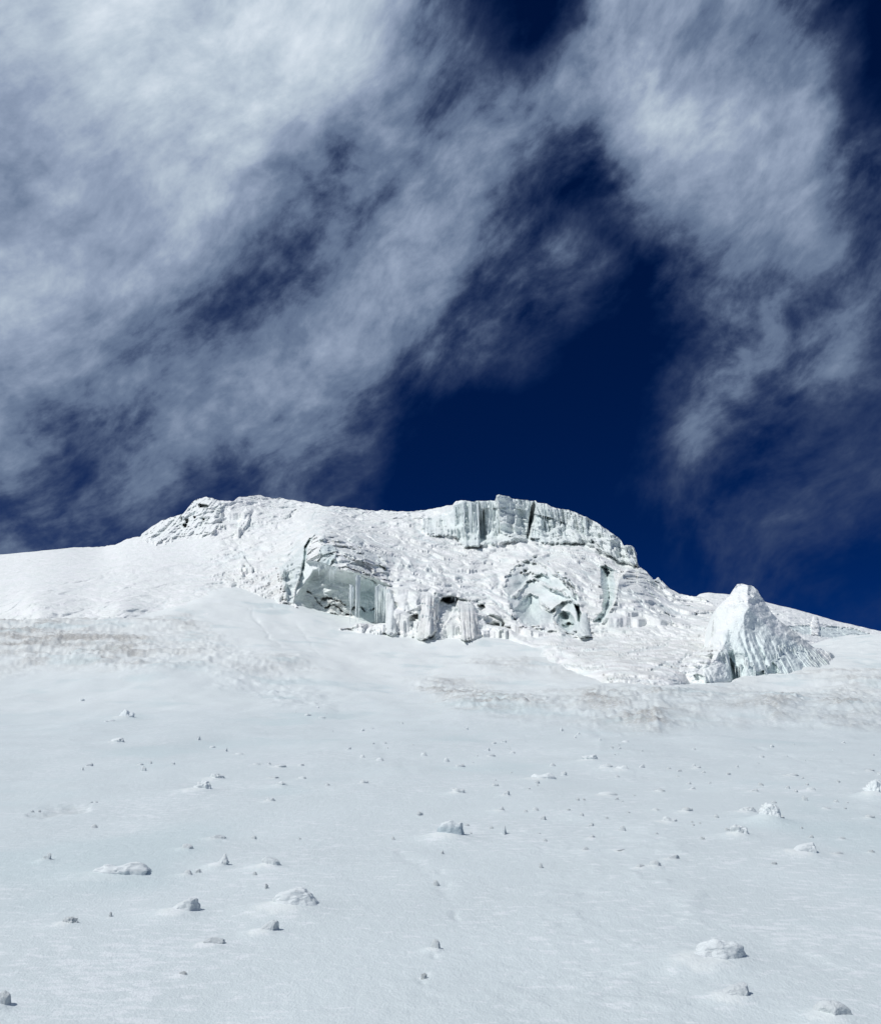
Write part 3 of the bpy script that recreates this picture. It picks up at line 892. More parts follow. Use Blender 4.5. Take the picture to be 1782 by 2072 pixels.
D = np.where(m > .01, D + m * (mw * (1.15 * flutes(.42, 301) + .7 * flutes(1.05, 303, .05) + .25 * flutes(2.4, 305, .07)) - 2.0 + 1.6 * np.clip(lx, 0, 1.3) - .45 * saw ** 2 + .12 * fbm(xw / .8, zw / .8, 319, 3)), D)
ICE = np.where(m > .5, .55, ICE)
m, _ = soft(c3((944, 190), (962, 150), (968, 185), (938, 330), (922, 395), (916, 380)), .9, 1, 5)
D = D + m * 2.6
ICE = np.maximum(ICE, m)
m, sd = soft(c3((978, 180), (1030, 300), (1042, 390), (935, 390), (950, 320)), 1.0, 1, 6)
D = D - m * (.9 - .8 * sstep(0, 20, GX - c3((985, 0))[0][0]))
ICE = np.maximum(ICE, m * .7)
m, _ = soft(c3((1540, 432), (1582, 434), (1608, 458), (1632, 575), (1575, 545)), 1.0, 1, 7)
D = D - m * (1.4 + .6 * flutes(1.5, 321, .05))

# --- left summit cliff
LEFT = c1((800, 372), (850, 330), (900, 300), (970, 262), (1030, 225), (1060, 180), (1110, 150), (1190, 150), (1240, 200), (1235, 300), (1195, 345), (1120, 365), (1000, 378), (900, 405), (840, 402))
ml, _ = soft(LEFT, 7, 7, 11)
D = D - ml * (1.0 * flutes(.55, 331, .12) + .7 * flutes(1.3, 333, .12) + .35 * ridged(xw / 1.6, zw / 1.3, 335, 3))
ICE = np.maximum(ICE, ml * .12)
for hp in ((1108, 195, 1165, 215), (1030, 275, 1050, 300), (1005, 262, 1022, 285), (1020, 305, 1042, 325), (1128, 270, 1142, 285), (1080, 262, 1092, 276)):
    m, _ = soft(c1((hp[0], hp[1]), (hp[2], hp[1] + 4), (hp[2] - 4, hp[3]), (hp[0] + 6, hp[3])), .9, 1.5, int(hp[0]))
    D = D + m * 2.4
m, _ = soft(c1((1345, 260), (1372, 210), (1395, 240), (1385, 300), (1350, 330), (1320, 345)), 1.5, 2, 13)
D = D - m * (.9 + .7 * flutes(1.6, 337, .2))
m, _ = soft(c1((1630, 230), (1650, 225), (1640, 255), (1610, 275), (1590, 280)), 1.0, .8, 14)
D = D + m * 1.0
m, _ = soft(c1((1330, 520), (1355, 478), (1380, 520), (1410, 550), (1350, 575)), 1.2, 1.5, 15)
D = D - m * 1.5
m, _ = soft(c1((1345, 545), (1365, 530), (1372, 560), (1350, 570)), .8, .5, 16)
D = D + m * 1.6
# coarse rubble left of the cave
RUB = c1((1180, 590), (1290, 545), (1450, 570), (1575, 560), (1590, 640), (1580, 760), (1500, 725), (1400, 690), (1290, 655))
m, _ = soft(RUB, 14, 6, 17)
r1, _, _ = worley(xw / .8 + .5 * fbm(xw / .9, zw / .9, 342, 3), zw / .5 + .5 * fbm(xw / .9 + 4, zw / .9, 344, 3), 341)
D = D - m * (.5 * (1 - r1) ** 2 + .30 * ridged(xw / .5, zw / .4, 343, 3))
DRT = np.maximum(DRT, m * .34 * sstep(.25, .75, r1))

# --- ice cave: dome, crack, hollow, window, curtains
DOME = c2((588, 545), (592, 470), (606, 400), (650, 365), (690, 352), (740, 362), (800, 395), (870, 420), (960, 470), (1060, 530), (1115, 580), (1135, 690), (1060, 670), (1000, 640), (930, 612), (860, 606), (790, 590), (720, 560), (650, 538))
md, sdm = soft(DOME, 2.0, 1.5, 21)
b1, b2, bid = worley(xw / 1.55 + .3 * fbm(xw, zw, 345, 2), zw / 1.25, 347)
D = np.where(md > .01, D - md * (.9 + 1.1 * (bid - .5) + .55 * b1 - .5 * sstep(0, .12, b2 - b1)), D)
ICE = np.maximum(ICE, md * sstep(.45, .75, bid) * (GX < 735) * .9)
steps = (zw * 1.0 + .2 * fbm(xw / 1.5, zw, 349, 2)) / .9
D = D - md * .30 * (steps - np.floor(steps))
WING = c2((425, 575), (470, 540), (520, 490), (560, 450), (600, 405), (592, 500), (575, 610), (545, 660), (515, 720), (515, 800), (470, 800), (450, 690))
m, sd = soft(WING, 1.3, 1.2, 22)
D = D - m * (.5 - .55 * sstep(0, 35, GX - 565))
ICE = np.maximum(ICE, m * .62)
m, _ = soft(c2((618, 388), (640, 385), (604, 440), (594, 560), (572, 640), (552, 662), (566, 600), (580, 520), (588, 440)), .9, .5, 23)
D = D + m * 2.1
ICE = np.maximum(ICE, m)
CAVE = c2((520, 800), (530, 720), (556, 664), (580, 600), (588, 538), (650, 536), (720, 562), (790, 592), (865, 606), (930, 614), (985, 642), (1040, 660), (1108, 690), (1108, 935), (1050, 940), (960, 932), (915, 935), (885, 960), (790, 966), (700, 945), (600, 885))
mc, sdc = soft(CAVE, 1.2, .8, 24)
yy = (GY - 1140) / 130
deep = sstep(0, 26, sdc)
calm2 = np.clip(mc * .8, 0, 1)
D0 = gl_fit(GX, GY)
Dcave = 61.9 - 1.0 * np.clip(yy, -.2, 1.2) + 2.9 * deep + .24 * fbm(xw / 2.2, zw / 1.8, 351, 3) + .20 * ridged(xw / 1.3 + zw * .8, zw / .8, 353, 4) + .55 * worley(xw / 1.7 + .5 * fbm(xw, zw, 358, 2), zw / 1.1, 352)[0] + .05 * fbm(xw / .3, zw / .3, 354, 2)
Dcave = np.maximum(Dcave, D0 + .9)
D = D * (1 - mc) + Dcave * mc
ICE = np.where(mc > .5, .40 - .25 * sstep(1190, 1240, GY), ICE)
DRT = np.where(mc > .5, .03 + .13 * sstep(1180, 1250, GY) * sstep(-.2, .6, fbm(xw / 1.5, zw / 1.2, 355, 3)), DRT)
# dirty fold lines and small black hollows at the back
for ln, wd, dp in ((z1((690, 990), (715, 1050), (760, 1090)), 1.2, .5), (z1((770, 1010), (840, 1000), (890, 1010)), 3.0, .9), (z1((800, 1110), (850, 1090), (900, 1075), (960, 1110), (1000, 1160)), 1.5, .7),
                   (z1((600, 925), (650, 948)), 1.2, .8), (z1((605, 1128), (670, 1120)), 1.4, .6), (z1((870, 1170), (950, 1200)), 1.3, .6), (z1((1050, 1190), (1105, 1195)), 1.8, 1.2),
                   (z1((820, 1110), (860, 1080)), 2.2, 1.2), (z1((1220, 1110), (1270, 1160)), 1.2, .8), (z1((1340, 1140), (1365, 1120)), 1.2, .8), (z1((1120, 1130), (1140, 1100)), 2.0, 1.4),
                   (z1((900, 1020), (980, 1040), (1040, 1090)), 1.6, .5), (z1((860, 1180), (940, 1250)), 1.4, .3)):
    d, al = ldist(ln, GX + 1.5 * fbm(GX / 5, GY / 5, 357, 2), GY + 1.5 * fbm(GX / 5, GY / 5, 359, 2), 30)
    d = d * (1.3 + .9 * fbm(GX / 4, GY / 4, 356, 2))
    q = np.exp(-(d / (wd * .75)) ** 2)
    D = D + mc * dp * q
    DRT = np.maximum(DRT, mc * .8 * q)
m, _ = soft(z1((740, 1010), (860, 960), (980, 1010), (1060, 1100), (1080, 1200), (960, 1180), (840, 1130), (760, 1080)), 8, 4, 25)
DRT = np.maximum(DRT, m * mc * .6 * sstep(-.3, .5, fbm(xw / .8 + 2, zw / .6, 361, 3)))
WIN = c2((945, 660), (1000, 640), (1050, 690), (1045, 905), (1035, 935), (935, 930), (940, 800))
m, _ = soft(WIN, 1.6, .8, 26)
ICE = np.where(m > .5, 1.0, ICE)
DRT = np.where(m > .5, .02, DRT)
D = D - m * .5
PILL = c2((1108, 745), (1140, 735), (1160, 800), (1175, 1000), (1150, 1025), (1112, 1005))
m, _ = soft(PILL, 1.4, .8, 27)
D = D * (1 - m) + m * (D0 - .6 - .55 * flutes(2.0, 363, .03) - .5 * np.cos((GX - 790) / 11))
ICE = np.maximum(ICE, m * .35)
DRT = np.maximum(DRT, m * .16)
m, _ = soft(c2((425, 590), (455, 580), (468, 690), (478, 800), (430, 810), (412, 770), (430, 690)), 1.4, 1.2, 28)
D = D - m * (.7 + .7 * flutes(2.2, 365, .05))
DRT = np.maximum(DRT, m * .22)
# fins above the cave's right shoulder
for p in (c2((860, 400), (910, 365), (985, 432), (945, 450)), c2((1060, 495), (1115, 505), (1122, 560), (1090, 530)), c2((670, 395), (715, 362), (722, 440), (690, 425)), c3((80, 580), (105, 528), (135, 580)),
          c3((135, 580), (165, 530), (205, 600), (190, 612)), c3((262, 585), (285, 555), (310, 598)), c3((1735, 660), (1765, 640), (1800, 690))):
    m, sd = soft(p, 1.1, .6, int(p[0][0]))
    cx = np.mean([q[0] for q in p])
    D = D - m * (.65 - .03 * (GX - cx))
    ICE = np.maximum(ICE, m * .35)

# --- middle: two fluted curtains with a dark slot between them
COLA = c3((240, 735), (300, 720), (345, 760), (345, 830), (335, 985), (300, 1022), (245, 1048), (205, 1038), (232, 850))
COLB = c3((470, 800), (505, 785), (565, 805), (605, 880), (612, 1012), (585, 1060), (490, 1045), (482, 900))
for p, sdd in ((COLA, 371), (COLB, 373)):
    m, sd = soft(p, 1.6, 2.5, sdd)
    m = m * sstep(0, 22, GY - min(q[1] for q in p))
    cx = np.mean([q[0] for q in p])
    D = D * (1 - m) + m * (D0 - 1.15 + .0028 * (GX - cx) ** 2 - .9 * flutes(2.0, sdd, .03) - .55 * flutes(4.6, sdd + 40, .03) - .08 * fbm(xw / .2, zw / .4, sdd, 2))
    DRT = np.maximum(DRT, m * (.46 - .40 * flutes(1.7, sdd, .03)))
SLOT = c3((352, 800), (372, 770), (430, 762), (475, 778), (455, 830), (425, 890), (385, 945), (348, 930), (346, 860))
m, sd = soft(SLOT, 1.2, 1.0, 33)
D = D + m * (1.2 + 1.8 * sstep(935, 1215, GY) * 0 + 2.2 * sstep(8, -22, GY - 1222))
m, sd = soft(c3((358, 788), (380, 770), (440, 768), (468, 780), (440, 800), (410, 812), (385, 800)), 1.0, .6, 34)
D = D + m * 2.4
ICE = np.maximum(ICE, m * .8)
m, sd = soft(c3((640, 915), (665, 888), (700, 880), (750, 900), (775, 935), (770, 958), (700, 950), (660, 940)), 1.2, 1, 35)
D = D + m * (.6 + 1.6 * sstep(920, 945, (GY - 967) / .3149))
m, _ = soft(c3((600, 820), (640, 815), (650, 840), (620, 855)), 1, 1, 36)
D = D + m * 1.4
m, _ = soft(c3((162, 888), (225, 875), (230, 920), (165, 922)), 1, 1, 37)
D = D + m * 1.3
m, sd = soft(c3((305, 690), (330, 640), (380, 640), (400, 700), (480, 740), (560, 790), (480, 775), (400, 755), (330, 770)), 6, 3, 38)
D = D - m * .9
m, sd = soft(c3((78, 600), (200, 600), (230, 760), (210, 860), (110, 850), (80, 760)), 8, 3, 39)
u1, _, _ = worley(xw / 1.6, zw / 1.3, 375)
D = D - m * (.4 + .7 * u1)
# debris strip under the wall
m, sd = soft(c3((500, 520), (640, 480), (800, 480), (900, 520), (720, 580), (560, 570)), 10, 5, 40)
v1, _, _ = worley(xw / .9, zw / .7, 377)
D = D - m * (.8 * (1 - v1) ** 2 - .3)
DRT = np.maximum(DRT, m * .22 * sstep(.2, .7, v1))

# --- right hollow with hanging edges
BOWL = c3((775, 700), (790, 640), (850, 570), (920, 535), (990, 560), (1080, 610), (1200, 680), (1235, 760), (1262, 860), (1270, 965), (1200, 1000), (1100, 965), (960, 950), (880, 935), (815, 830))
mb, _ = soft(BOWL, 3.0, 4, 41)
sdb = sdist(BOWL, GX, GY, 90) + 5 * fbm(GX / 30, GY / 30, 384, 2)
D = D + (gl_fit(GX, GY) - D) * .8 * mb
D = D + mb * (.7 + 3.6 * sstep(0, 40, sdb) - 2.2 * sstep(.35, 1.0, (GX - 1040) / 130) * sstep(20, 60, sdb))
k1, k2, kid = worley(xw / 2.1 + .4 * fbm(xw / 1.5, zw / 1.5, 379, 2), zw / 1.7, 381)
D = np.where(mb > .01, D - mb * (.60 * k1 ** 1.4 - .2 + .10 * fbm(xw / .5, zw / .4, 383, 3)), D)
ICE = np.maximum(ICE, mb * (.28 + .5 * sstep(.6, .15, k1)))
for ln, wd, dp in ((z3((60, 480), (110, 440), (160, 390), (210, 320), (270, 290), (330, 320)), 3.0, 1.5), (z3((320, 500), (380, 560), (430, 580), (470, 540), (540, 500), (600, 490), (660, 540), (700, 640)), 2.6, 1.4),
                   (z3((480, 560), (450, 640), (455, 690), (500, 710)), 2.2, 1.2), (z3((420, 240), (500, 270), (560, 330), (620, 400), (640, 480)), 3.0, 1.3), (z3((330, 330), (420, 380), (520, 410), (600, 470)), 3.2, 1.2),
                   (z3((150, 250), (260, 240), (330, 260), (410, 240)), 2.4, 1.0)):
    d, al = ldist(ln, GX + 3 * fbm(GX / 8, GY / 8, 386, 3), GY + 3 * fbm(GX / 8, GY / 8, 388, 3), 30)
    q = sstep(wd * 1.3, 0, d) * sstep(0, .1, al) * sstep(1, .9, al)
    D = D - .75 * dp * q
    ICE = ICE * (1 - .7 * q)
IN1 = c3((840, 850), (880, 790), (940, 745), (990, 770), (1005, 850), (1000, 940), (940, 945), (885, 925))
m, sd = soft(IN1, 1.3, 1.5, 42)
D = D + m * (.8 + 2.0 * sstep(0, 20, sd))
ICE = np.maximum(ICE, m * .8)
IN2 = c3((1108, 930), (1120, 880), (1150, 858), (1190, 868), (1215, 900), (1225, 950), (1195, 1000), (1170, 985), (1140, 965))
m, sd = soft(IN2, 1.1, .8, 43)
D = D + m * (1.0 + 1.6 * sstep(0, 14, sd))
ICE = np.maximum(ICE, m * .9)
m, sd = soft(c3((1140, 945), (1190, 930), (1218, 942), (1195, 985), (1175, 992)), 1.1, 1.5, 44)
D = D + m * 2.0
IN3 = c3((955, 640), (1010, 615), (1060, 640), (1065, 680), (1010, 660))
m, sd = soft(IN3, 1.2, 1, 45)
D = D + m * 1.3
ICE = np.maximum(ICE, m * .9)
for hp in ((905, 600, 14), (880, 612, 8), (940, 610, 8)):
    q = np.hypot(GX - c3((hp[0], 0))[0][0], (GY - c3((0, hp[1]))[0][1]) * 1.2) / (hp[2] * .315)
    D = D + 1.0 * sstep(1.15, .6, q)
    ICE = np.maximum(ICE, .7 * sstep(1.2, .7, q))
m, _ = soft(c3((1225, 815), (1250, 830), (1268, 880), (1262, 930), (1245, 920), (1238, 870)), 1.0, .6, 46)
D = D + m * 2.6
ICE = np.maximum(ICE, m)
PIL2 = c3((1262, 885), (1272, 868), (1300, 872), (1310, 940), (1325, 1018), (1262, 1025), (1235, 1010))
m, sd = soft(PIL2, 1.2, .8, 47)
D = D * (1 - m) + m * (D0 - .9 + .012 * (GX - 1182) ** 2 * .35 - .3 * flutes(2.5, 385, .04))
ICE = np.maximum(ICE, m * .55)
for ln, wd, dp in ((c3((930, 525), (985, 540), (1030, 565), (1075, 600)), 1.6, 1.8), (c3((1095, 605), (1150, 640), (1205, 668), (1220, 690)), 1.8, 1.8), (c3((1050, 545), (1075, 560)), 2.0, 1.6), (c3((960, 510), (975, 515)), 2, 1.2),
                   (c3((640, 740), (720, 800), (800, 870), (870, 945)), 1.6, 1.3), (c3((1740, 810), (1790, 840)), 1.0, 1.0),
                   (c4((420, 625), (450, 650), (470, 700), (490, 705)), .9, 1.0), (c4((180, 470), (300, 570), (430, 580)), .9, .7), (c4((430, 580), (560, 590), (690, 615)), .9, .8), (c4((290, 470), (370, 545)), 1, .6),
                   (c2((880, 440), (930, 490), (980, 485)), 1.4, 1.0), (c2((990, 500), (1060, 545), (1110, 600), (1135, 680)), 1.6, 1.2), (c3((340, 620), (440, 640), (560, 655)), 1.2, .7),
                   (c3((170, 375), (260, 400), (380, 425)), 1.3, .7), (c3((540, 660), (640, 650), (760, 610)), 1.2, .5), (c3((590, 790), (640, 830)), 1.4, .9), (c2((630, 280), (650, 230), (665, 215)), 1, .8)):
    d, al = ldist(ln, GX + 1.6 * fbm(GX / 8, GY / 8, 387, 2), GY + 1.6 * fbm(GX / 8, GY / 8, 389, 2), 30)
    q = np.exp(-(d / wd) ** 2) * sstep(0, .12, al) * sstep(1, .88, al)
    D = D + dp * q * (.45 + .35 * fbm(GX / 9, GY / 9, 390, 2))
    ICE = np.maximum(ICE, .8 * q)
# --- crevasse and the knife-edged buttress right of it
CREV = c3((1392, 572), (1420, 560), (1470, 592), (1482, 690), (1474, 790), (1440, 860), (1395, 930), (1345, 925), (1400, 860), (1412, 760), (1395, 690))
m, sd = soft(CREV, 1.3, 1.2, 51)
D = D + m * (1.6 + 3.6 * sstep(0, 14, sd) - .7 * k1)
ICE = np.maximum(ICE, m * .85)
edge = c3((1560, 590), (1500, 650), (1490, 720), (1482, 790), (1450, 850), (1420, 900), (1388, 945))
d, al = ldist(edge, GX, GY, 90)
xe = np.interp(GY, [e[1] for e in edge], [e[0] for e in edge])
side = GX - xe
mB = sstep(-1.5, 1.0, side) * sstep(edge[0][1] - 8, edge[0][1] + 4, GY) * sstep(edge[-1][1] + 36, edge[-1][1] - 75, GY)
D = D - mB * 2.7 * np.exp(-np.maximum(side, 0) / 30)
ICE = np.maximum(ICE, mB * .18 * np.exp(-np.maximum(side, 0) / 60))
# broken ledges on the apron between the hollow and the pyramid
DRT = np.maximum(DRT, apr * .30 * sstep(.2, 1.1, ridged(xw / 2.2, zw / .45, 398, 4)))
for ln, wd in ((c4((140, 905), (210, 880), (300, 862), (380, 850), (440, 835)), 4.0), (c4((70, 1050), (150, 1045), (240, 1050), (330, 1066)), 3.6), (c4((330, 1000), (430, 950), (500, 965), (560, 900)), 4.0),
               (c4((-80, 870), (60, 860), (130, 880)), 2.4), (c4((560, 720), (620, 712), (680, 730)), 2.0), (c4((-200, 960), (-60, 985), (40, 975)), 2.4)):
    d, al = ldist(ln, GX + 2 * fbm(GX / 6, GY / 6, 401, 3), GY + 2.5 * fbm(GX / 6, GY / 6, 403, 3), 30)
    q = sstep(wd, wd * .5, d)
    D = D + q * (.10 + .35 * flutes(2.6, 405, .05))
    ICE = np.maximum(ICE, q * .45)
    DRT = np.maximum(DRT, q * .30 * sstep(-.3, .5, fbm(xw / .5, zw / .4, 406, 3)))
# pale yellowish dust along the foot
foot = np.interp(GX, [500, 570, 650, 700, 790, 860, 960, 1050, 1100, 1190, 1270, 1340, 1440], [1195, 1222, 1262, 1270, 1285, 1295, 1300, 1262, 1270, 1285, 1285, 1285, 1275])
fm = np.exp(-((GY - foot) / 12) ** 2) * sstep(480, 520, GX)
DRT = np.maximum(DRT, fm * .16 * sstep(-.3, .6, fbm(xw / 1.5, zw / .6, 391, 3)))
D = D - fm * .5 * np.maximum(ridged(xw / .8, zw / .6, 393, 3), -.3) * (1 - mc)

# away from the real hollows the snow keeps no undercut edges
keep = np.zeros(D.shape, bool)
for p in (WALL, LEFT, CAVE, DOME, WING, SLOT, BOWL, CREV, COLA, COLB, PILL, PIL2, c3((600, 810), (655, 810), (775, 880), (790, 965), (630, 960)), c3((150, 865), (235, 865), (235, 930), (150, 930)),
          c3((925, 520), (1000, 530), (1230, 670), (1225, 700), (1060, 615), (930, 545)), c4((415, 620), (455, 640), (495, 700), (465, 712))):
    keep |= sdist(p, GX, GY, 12) > -7
for i in range(57, NY):
    D[i] = np.where(keep[i] | keep[i - 1], D[i], np.minimum(D[i], D[i - 1] - .16 * np.maximum(D0[i - 1] - D0[i], 0)))
P = at(GX, GY, D)
# the far side: over the crest the snow runs back and gently down
back = []
for dy, dz in ((.5, .05), (1.6, -.1), (4, -.7), (9, -2.5), (18, -8)):
    q = P[0].copy()
    q[:, 1] += dy
    q[:, 0] *= (1 + dy / P[0][:, 1])
    q[:, 2] += dz
    back.append(q)
full = np.concatenate([np.stack(back[::-1]), P], 0)
nb = len(back)
NRM = vert_normals(full)
icef = np.concatenate([np.repeat(ICE[:1], nb, 0) * 0, ICE], 0)
drtf = np.concatenate([np.repeat(DRT[:1], nb, 0) * 0, DRT], 0)
F = grid_faces(NY + nb, NX)
fx = np.concatenate([np.repeat(GX[:1], nb, 0), GX], 0).ravel()[F].mean(1)
fy = np.concatenate([np.repeat(GY[:1] - 3, nb, 0), GY], 0).ravel()[F].mean(1)
CAVEALL = c2((405, 575), (470, 535), (520, 485), (600, 395), (650, 355), (690, 348), (740, 356), (800, 390), (870, 385), (910, 358), (990, 432), (1060, 490), (1118, 500), (1130, 580), (1145, 690), (1178, 1010), (1178, 1080), (400, 1080), (400, 800))
BUTT = c3((1385, 570), (1420, 552), (1475, 585), (1565, 572), (1640, 585), (1720, 650), (1782, 720), (1782, 850), (1700, 960), (1700, 1150), (1330, 1150), (1335, 920), (1392, 830), (1388, 700))
BOWLALL = c3((765, 700), (780, 635), (845, 560), (920, 525), (1000, 545), (1085, 600), (1210, 670), (1250, 760), (1300, 862), (1335, 920), (1332, 1120), (880, 1120), (880, 940), (810, 835))
COLAALL = c3((240, 730), (300, 715), (348, 750), (347, 990), (340, 1120), (190, 1120), (205, 1030), (230, 850))
COLBALL = c3((465, 800), (505, 780), (570, 800), (612, 880), (622, 1012), (625, 1120), (480, 1120), (480, 900))
whole = [(WALL, 'ice_cliff', 'tall fluted ice cliff along the summit skyline, with cracked slab and columns', 'ice cliff'),
         (LEFT, 'ice_cliff', 'small ragged ice cliff on the left summit, dotted with dark holes', 'ice cliff'),
         (CAVEALL, 'ice_cave', 'pale blue ice cave under a broken dome, with icicles and dirt streaks inside', 'ice cave'),
         (COLAALL, 'ice_curtain', 'grey fluted ice curtain just left of the dark slot, right of the cave', 'ice curtain'),
         (COLBALL, 'ice_curtain', 'grey fluted ice curtain just right of the dark slot', 'ice curtain'),
         (BOWLALL, 'ice_hollow', 'wide scalloped ice hollow with small grotto and short pillar at its foot', 'ice hollow'),
         (BUTT, 'serac', 'knife edged white serac with a deep green crevasse along its left side', 'serac')]
pieces = [(0, c3((505, 130), (605, 130), (612, 445), (520, 445)), 'ice_column'), (0, c3((912, 380), (938, 190), (970, 140), (978, 180), (950, 320), (926, 400)), 'crack'), (0, slabp, 'ice_slab'),
          (0, c3((978, 160), (1030, 300), (1042, 395), (925, 402), (950, 320)), 'ice_fin'), (0, c3((1540, 425), (1582, 420), (1615, 440), (1640, 575), (1575, 545)), 'end_pillar'),
          (0, c3((1035, 130), (1650, 230), (1640, 575), (1520, 540), (1330, 432), (1200, 418), (1060, 425), (1040, 390)), 'fluted_face'),
          (1, c1((1030, 225), (1060, 180), (1110, 130), (1210, 130), (1240, 200), (1235, 260), (1040, 260)), 'summit_block'),
          (2, PILL, 'ice_pillar'), (2, WIN, 'clear_ice_pane'), (2, CAVE, 'back_wall'), (2, DOME, 'ice_dome'), (2, WING, 'side_wing'),
          (3, c3((190, 990), (345, 980), (345, 1130), (180, 1130)), 'curtain_foot'), (4, c3((470, 1000), (625, 1000), (630, 1130), (470, 1130)), 'curtain_foot'),
          (5, PIL2, 'ice_pillar'), (5, IN2, 'grotto'), (5, IN1, 'alcove'), (5, IN3, 'alcove'), (6, CREV, 'crevasse')]
owner = np.full(len(F), -1)
for i, rg in enumerate(whole):
    owner[(sdist(rg[0], fx, fy, 5) > 0) & (owner < 0)] = i
for k, (w_, poly, nm) in enumerate(pieces):
    owner[(sdist(poly, fx, fy, 5) > 0) & (owner == w_)] = 100 + k
Vf = full.reshape(-1, 3)
Nf = NRM.reshape(-1, 3)
icef, drtf = icef.ravel(), drtf.ravel()


def cut(code, nm, parent=None):
    f = F[owner == code]
    if not len(f):
        return None
    u, inv = np.unique(f, return_inverse=True)
    return link(nm, mesh_data(nm, Vf[u], inv.reshape(-1, 4), M_GLACIER, {'ice': icef[u], 'dirt': drtf[u]}, Nf[u]), parent)


glh = tag(cut(-1, 'glacier_hill'), 'broken snowy glacier hill rising to the skyline', None, None, 'structure')
TH_ = [tag(cut(i, w_[1]), w_[2], w_[3]) for i, w_ in enumerate(whole)]
for k, (w_, poly, nm) in enumerate(pieces):
    cut(100 + k, nm, TH_[w_])
T_WALL, T_LEFT, T_CAVE, T_CA, T_CB, T_BOWL, T_BUTT = TH_


def gdepth(X, Y):
    """distance of the glacier surface on a bearing"""
    j = int(np.clip(round((X - GLX0) / (1515 - GLX0) * (NX - 1)), 0, NX - 1))
    i = int(np.clip(np.searchsorted(GY[:, j], Y), 0, NY - 1))
    return D[i, j]


# ------------------------------------------------------------------ the ice pyramid on the right
PSKY = np.array(z4((-170, 1010), (0, 985), (60, 950), (160, 905), (280, 800), (400, 740), (470, 695), (500, 655), (515, 570), (532, 430), (560, 345), (640, 260), (705, 212), (725, 160), (755, 112), (800, 106),
                   (850, 116), (880, 124), (910, 138), (955, 182), (965, 210), (1020, 290), (1080, 380), (1150, 455), (1230, 510), (1290, 555), (1380, 640), (1480, 720), (1560, 735), (1640, 765), (1680, 800), (1700, 860), (1740, 930)))
PSKY = PSKY[np.argsort(PSKY[:, 0], kind='stable')]
PNX, PNY = 560, 300
PX, PY = sheet(PSKY, PSKY[0, 0] + 1, PSKY[-1, 0] - 1, PNX, PNY, [(0, 1400), (2000, 1400)], 401, 1.6, 60, 90)
import mathutils.geometry as mgeo
ctrl = [(-200, 1040, 38.5), (0, 985, 40), (60, 950, 40.8), (280, 800, 43.5), (480, 690, 46.2), (535, 600, 46.8), (530, 420, 48), (560, 345, 48.4), (640, 260, 48.6), (725, 160, 48.8), (755, 100, 49), (850, 110, 48.8), (960, 182, 49.4),
        (1020, 290, 49), (1150, 455, 49), (1290, 555, 49.4), (1480, 720, 50), (1640, 765, 51), (1760, 930, 51),
        (660, 330, 46.8), (565, 605, 45.2), (680, 380, 46.2), (672, 520, 44.9), (630, 590, 44.3), (790, 345, 45.6), (860, 340, 45.4), (1000, 460, 46.2), (810, 450, 44.6), (1120, 640, 45.6), (1240, 690, 46.8), (1420, 750, 48.6),
        (640, 650, 43.6), (715, 745, 43.2), (690, 790, 44.4), (740, 860, 43.4), (860, 800, 43.0), (1000, 780, 43.6), (1150, 800, 44.6), (600, 760, 42.2), (520, 850, 40.8), (400, 930, 39.4), (250, 940, 39.6), (100, 1010, 38.6),
        (450, 1000, 38.6), (600, 1010, 39.4), (690, 1020, 40.6), (820, 1030, 41.8), (960, 1010, 42.2), (1180, 960, 43.3), (1440, 915, 45.4), (1640, 905, 48), (1760, 940, 49.5), (-200, 1300, 38), (400, 1300, 38), (800, 1300, 40.6), (1200, 1300, 42.6), (1800, 1300, 48),
        (-200, 0, 44), (400, 0, 50), (1000, 0, 51), (1900, 0, 52), (1900, 800, 52)]
cp2 = z4(*[(a, b) for a, b, _ in ctrl])
cd = np.array([c[2] for c in ctrl])
vo, _, ft, _, _, _ = mgeo.delaunay_2d_cdt([Vector(p) for p in cp2], [], [], 0, 1e-6)
cdm = np.array([cd[int(np.argmin([(p[0] - v[0]) ** 2 + (p[1] - v[1]) ** 2 for p in cp2]))] for v in vo])
PW = PX + 2.5 * fbm(PX / 16, PY / 16, 403, 3)
PV = PY + 2.5 * fbm(PX / 16 + 5, PY / 16, 405, 3)
PD = np.full(PX.shape, 46.0)
for tri in ft:
    (x0, y0), (x1, y1), (x2, y2) = (vo[k] for k in tri)
    det = (y1 - y2) * (x0 - x2) + (x2 - x1) * (y0 - y2)
    if abs(det) < 1e-9:
        continue
    a = ((y1 - y2) * (PW - x2) + (x2 - x1) * (PV - y2)) / det
    b = ((y2 - y0) * (PW - x2) + (x0 - x2) * (PV - y2)) / det
    c = 1 - a - b
    s = (a >= -1e-6) & (b >= -1e-6) & (c >= -1e-6)
    PD[s] = (a * cdm[tri[0]] + b * cdm[tri[1]] + c * cdm[tri[2]])[s]
# soften facet edges slightly
for _ in range(3):
    q = np.pad(PD, 1, mode='edge')
    PD = (q[:-2, 1:-1] + q[2:, 1:-1] + q[1:-1, :-2] + q[1:-1, 2:] + 2 * q[1:-1, 1:-1]) / 6
psx, psz = bearing(PX, PY)
pxw, pzw = psx * PD, psz * PD


def psoft(poly, w=1.2, wob=0., seed=0):
    sd = sdist(poly, PX, PY, 60)
    if wob:
        sd = sd + wob * fbm(PX / 7, PY / 7, 500 + seed, 3)
    return sstep(-w, w, sd), sd


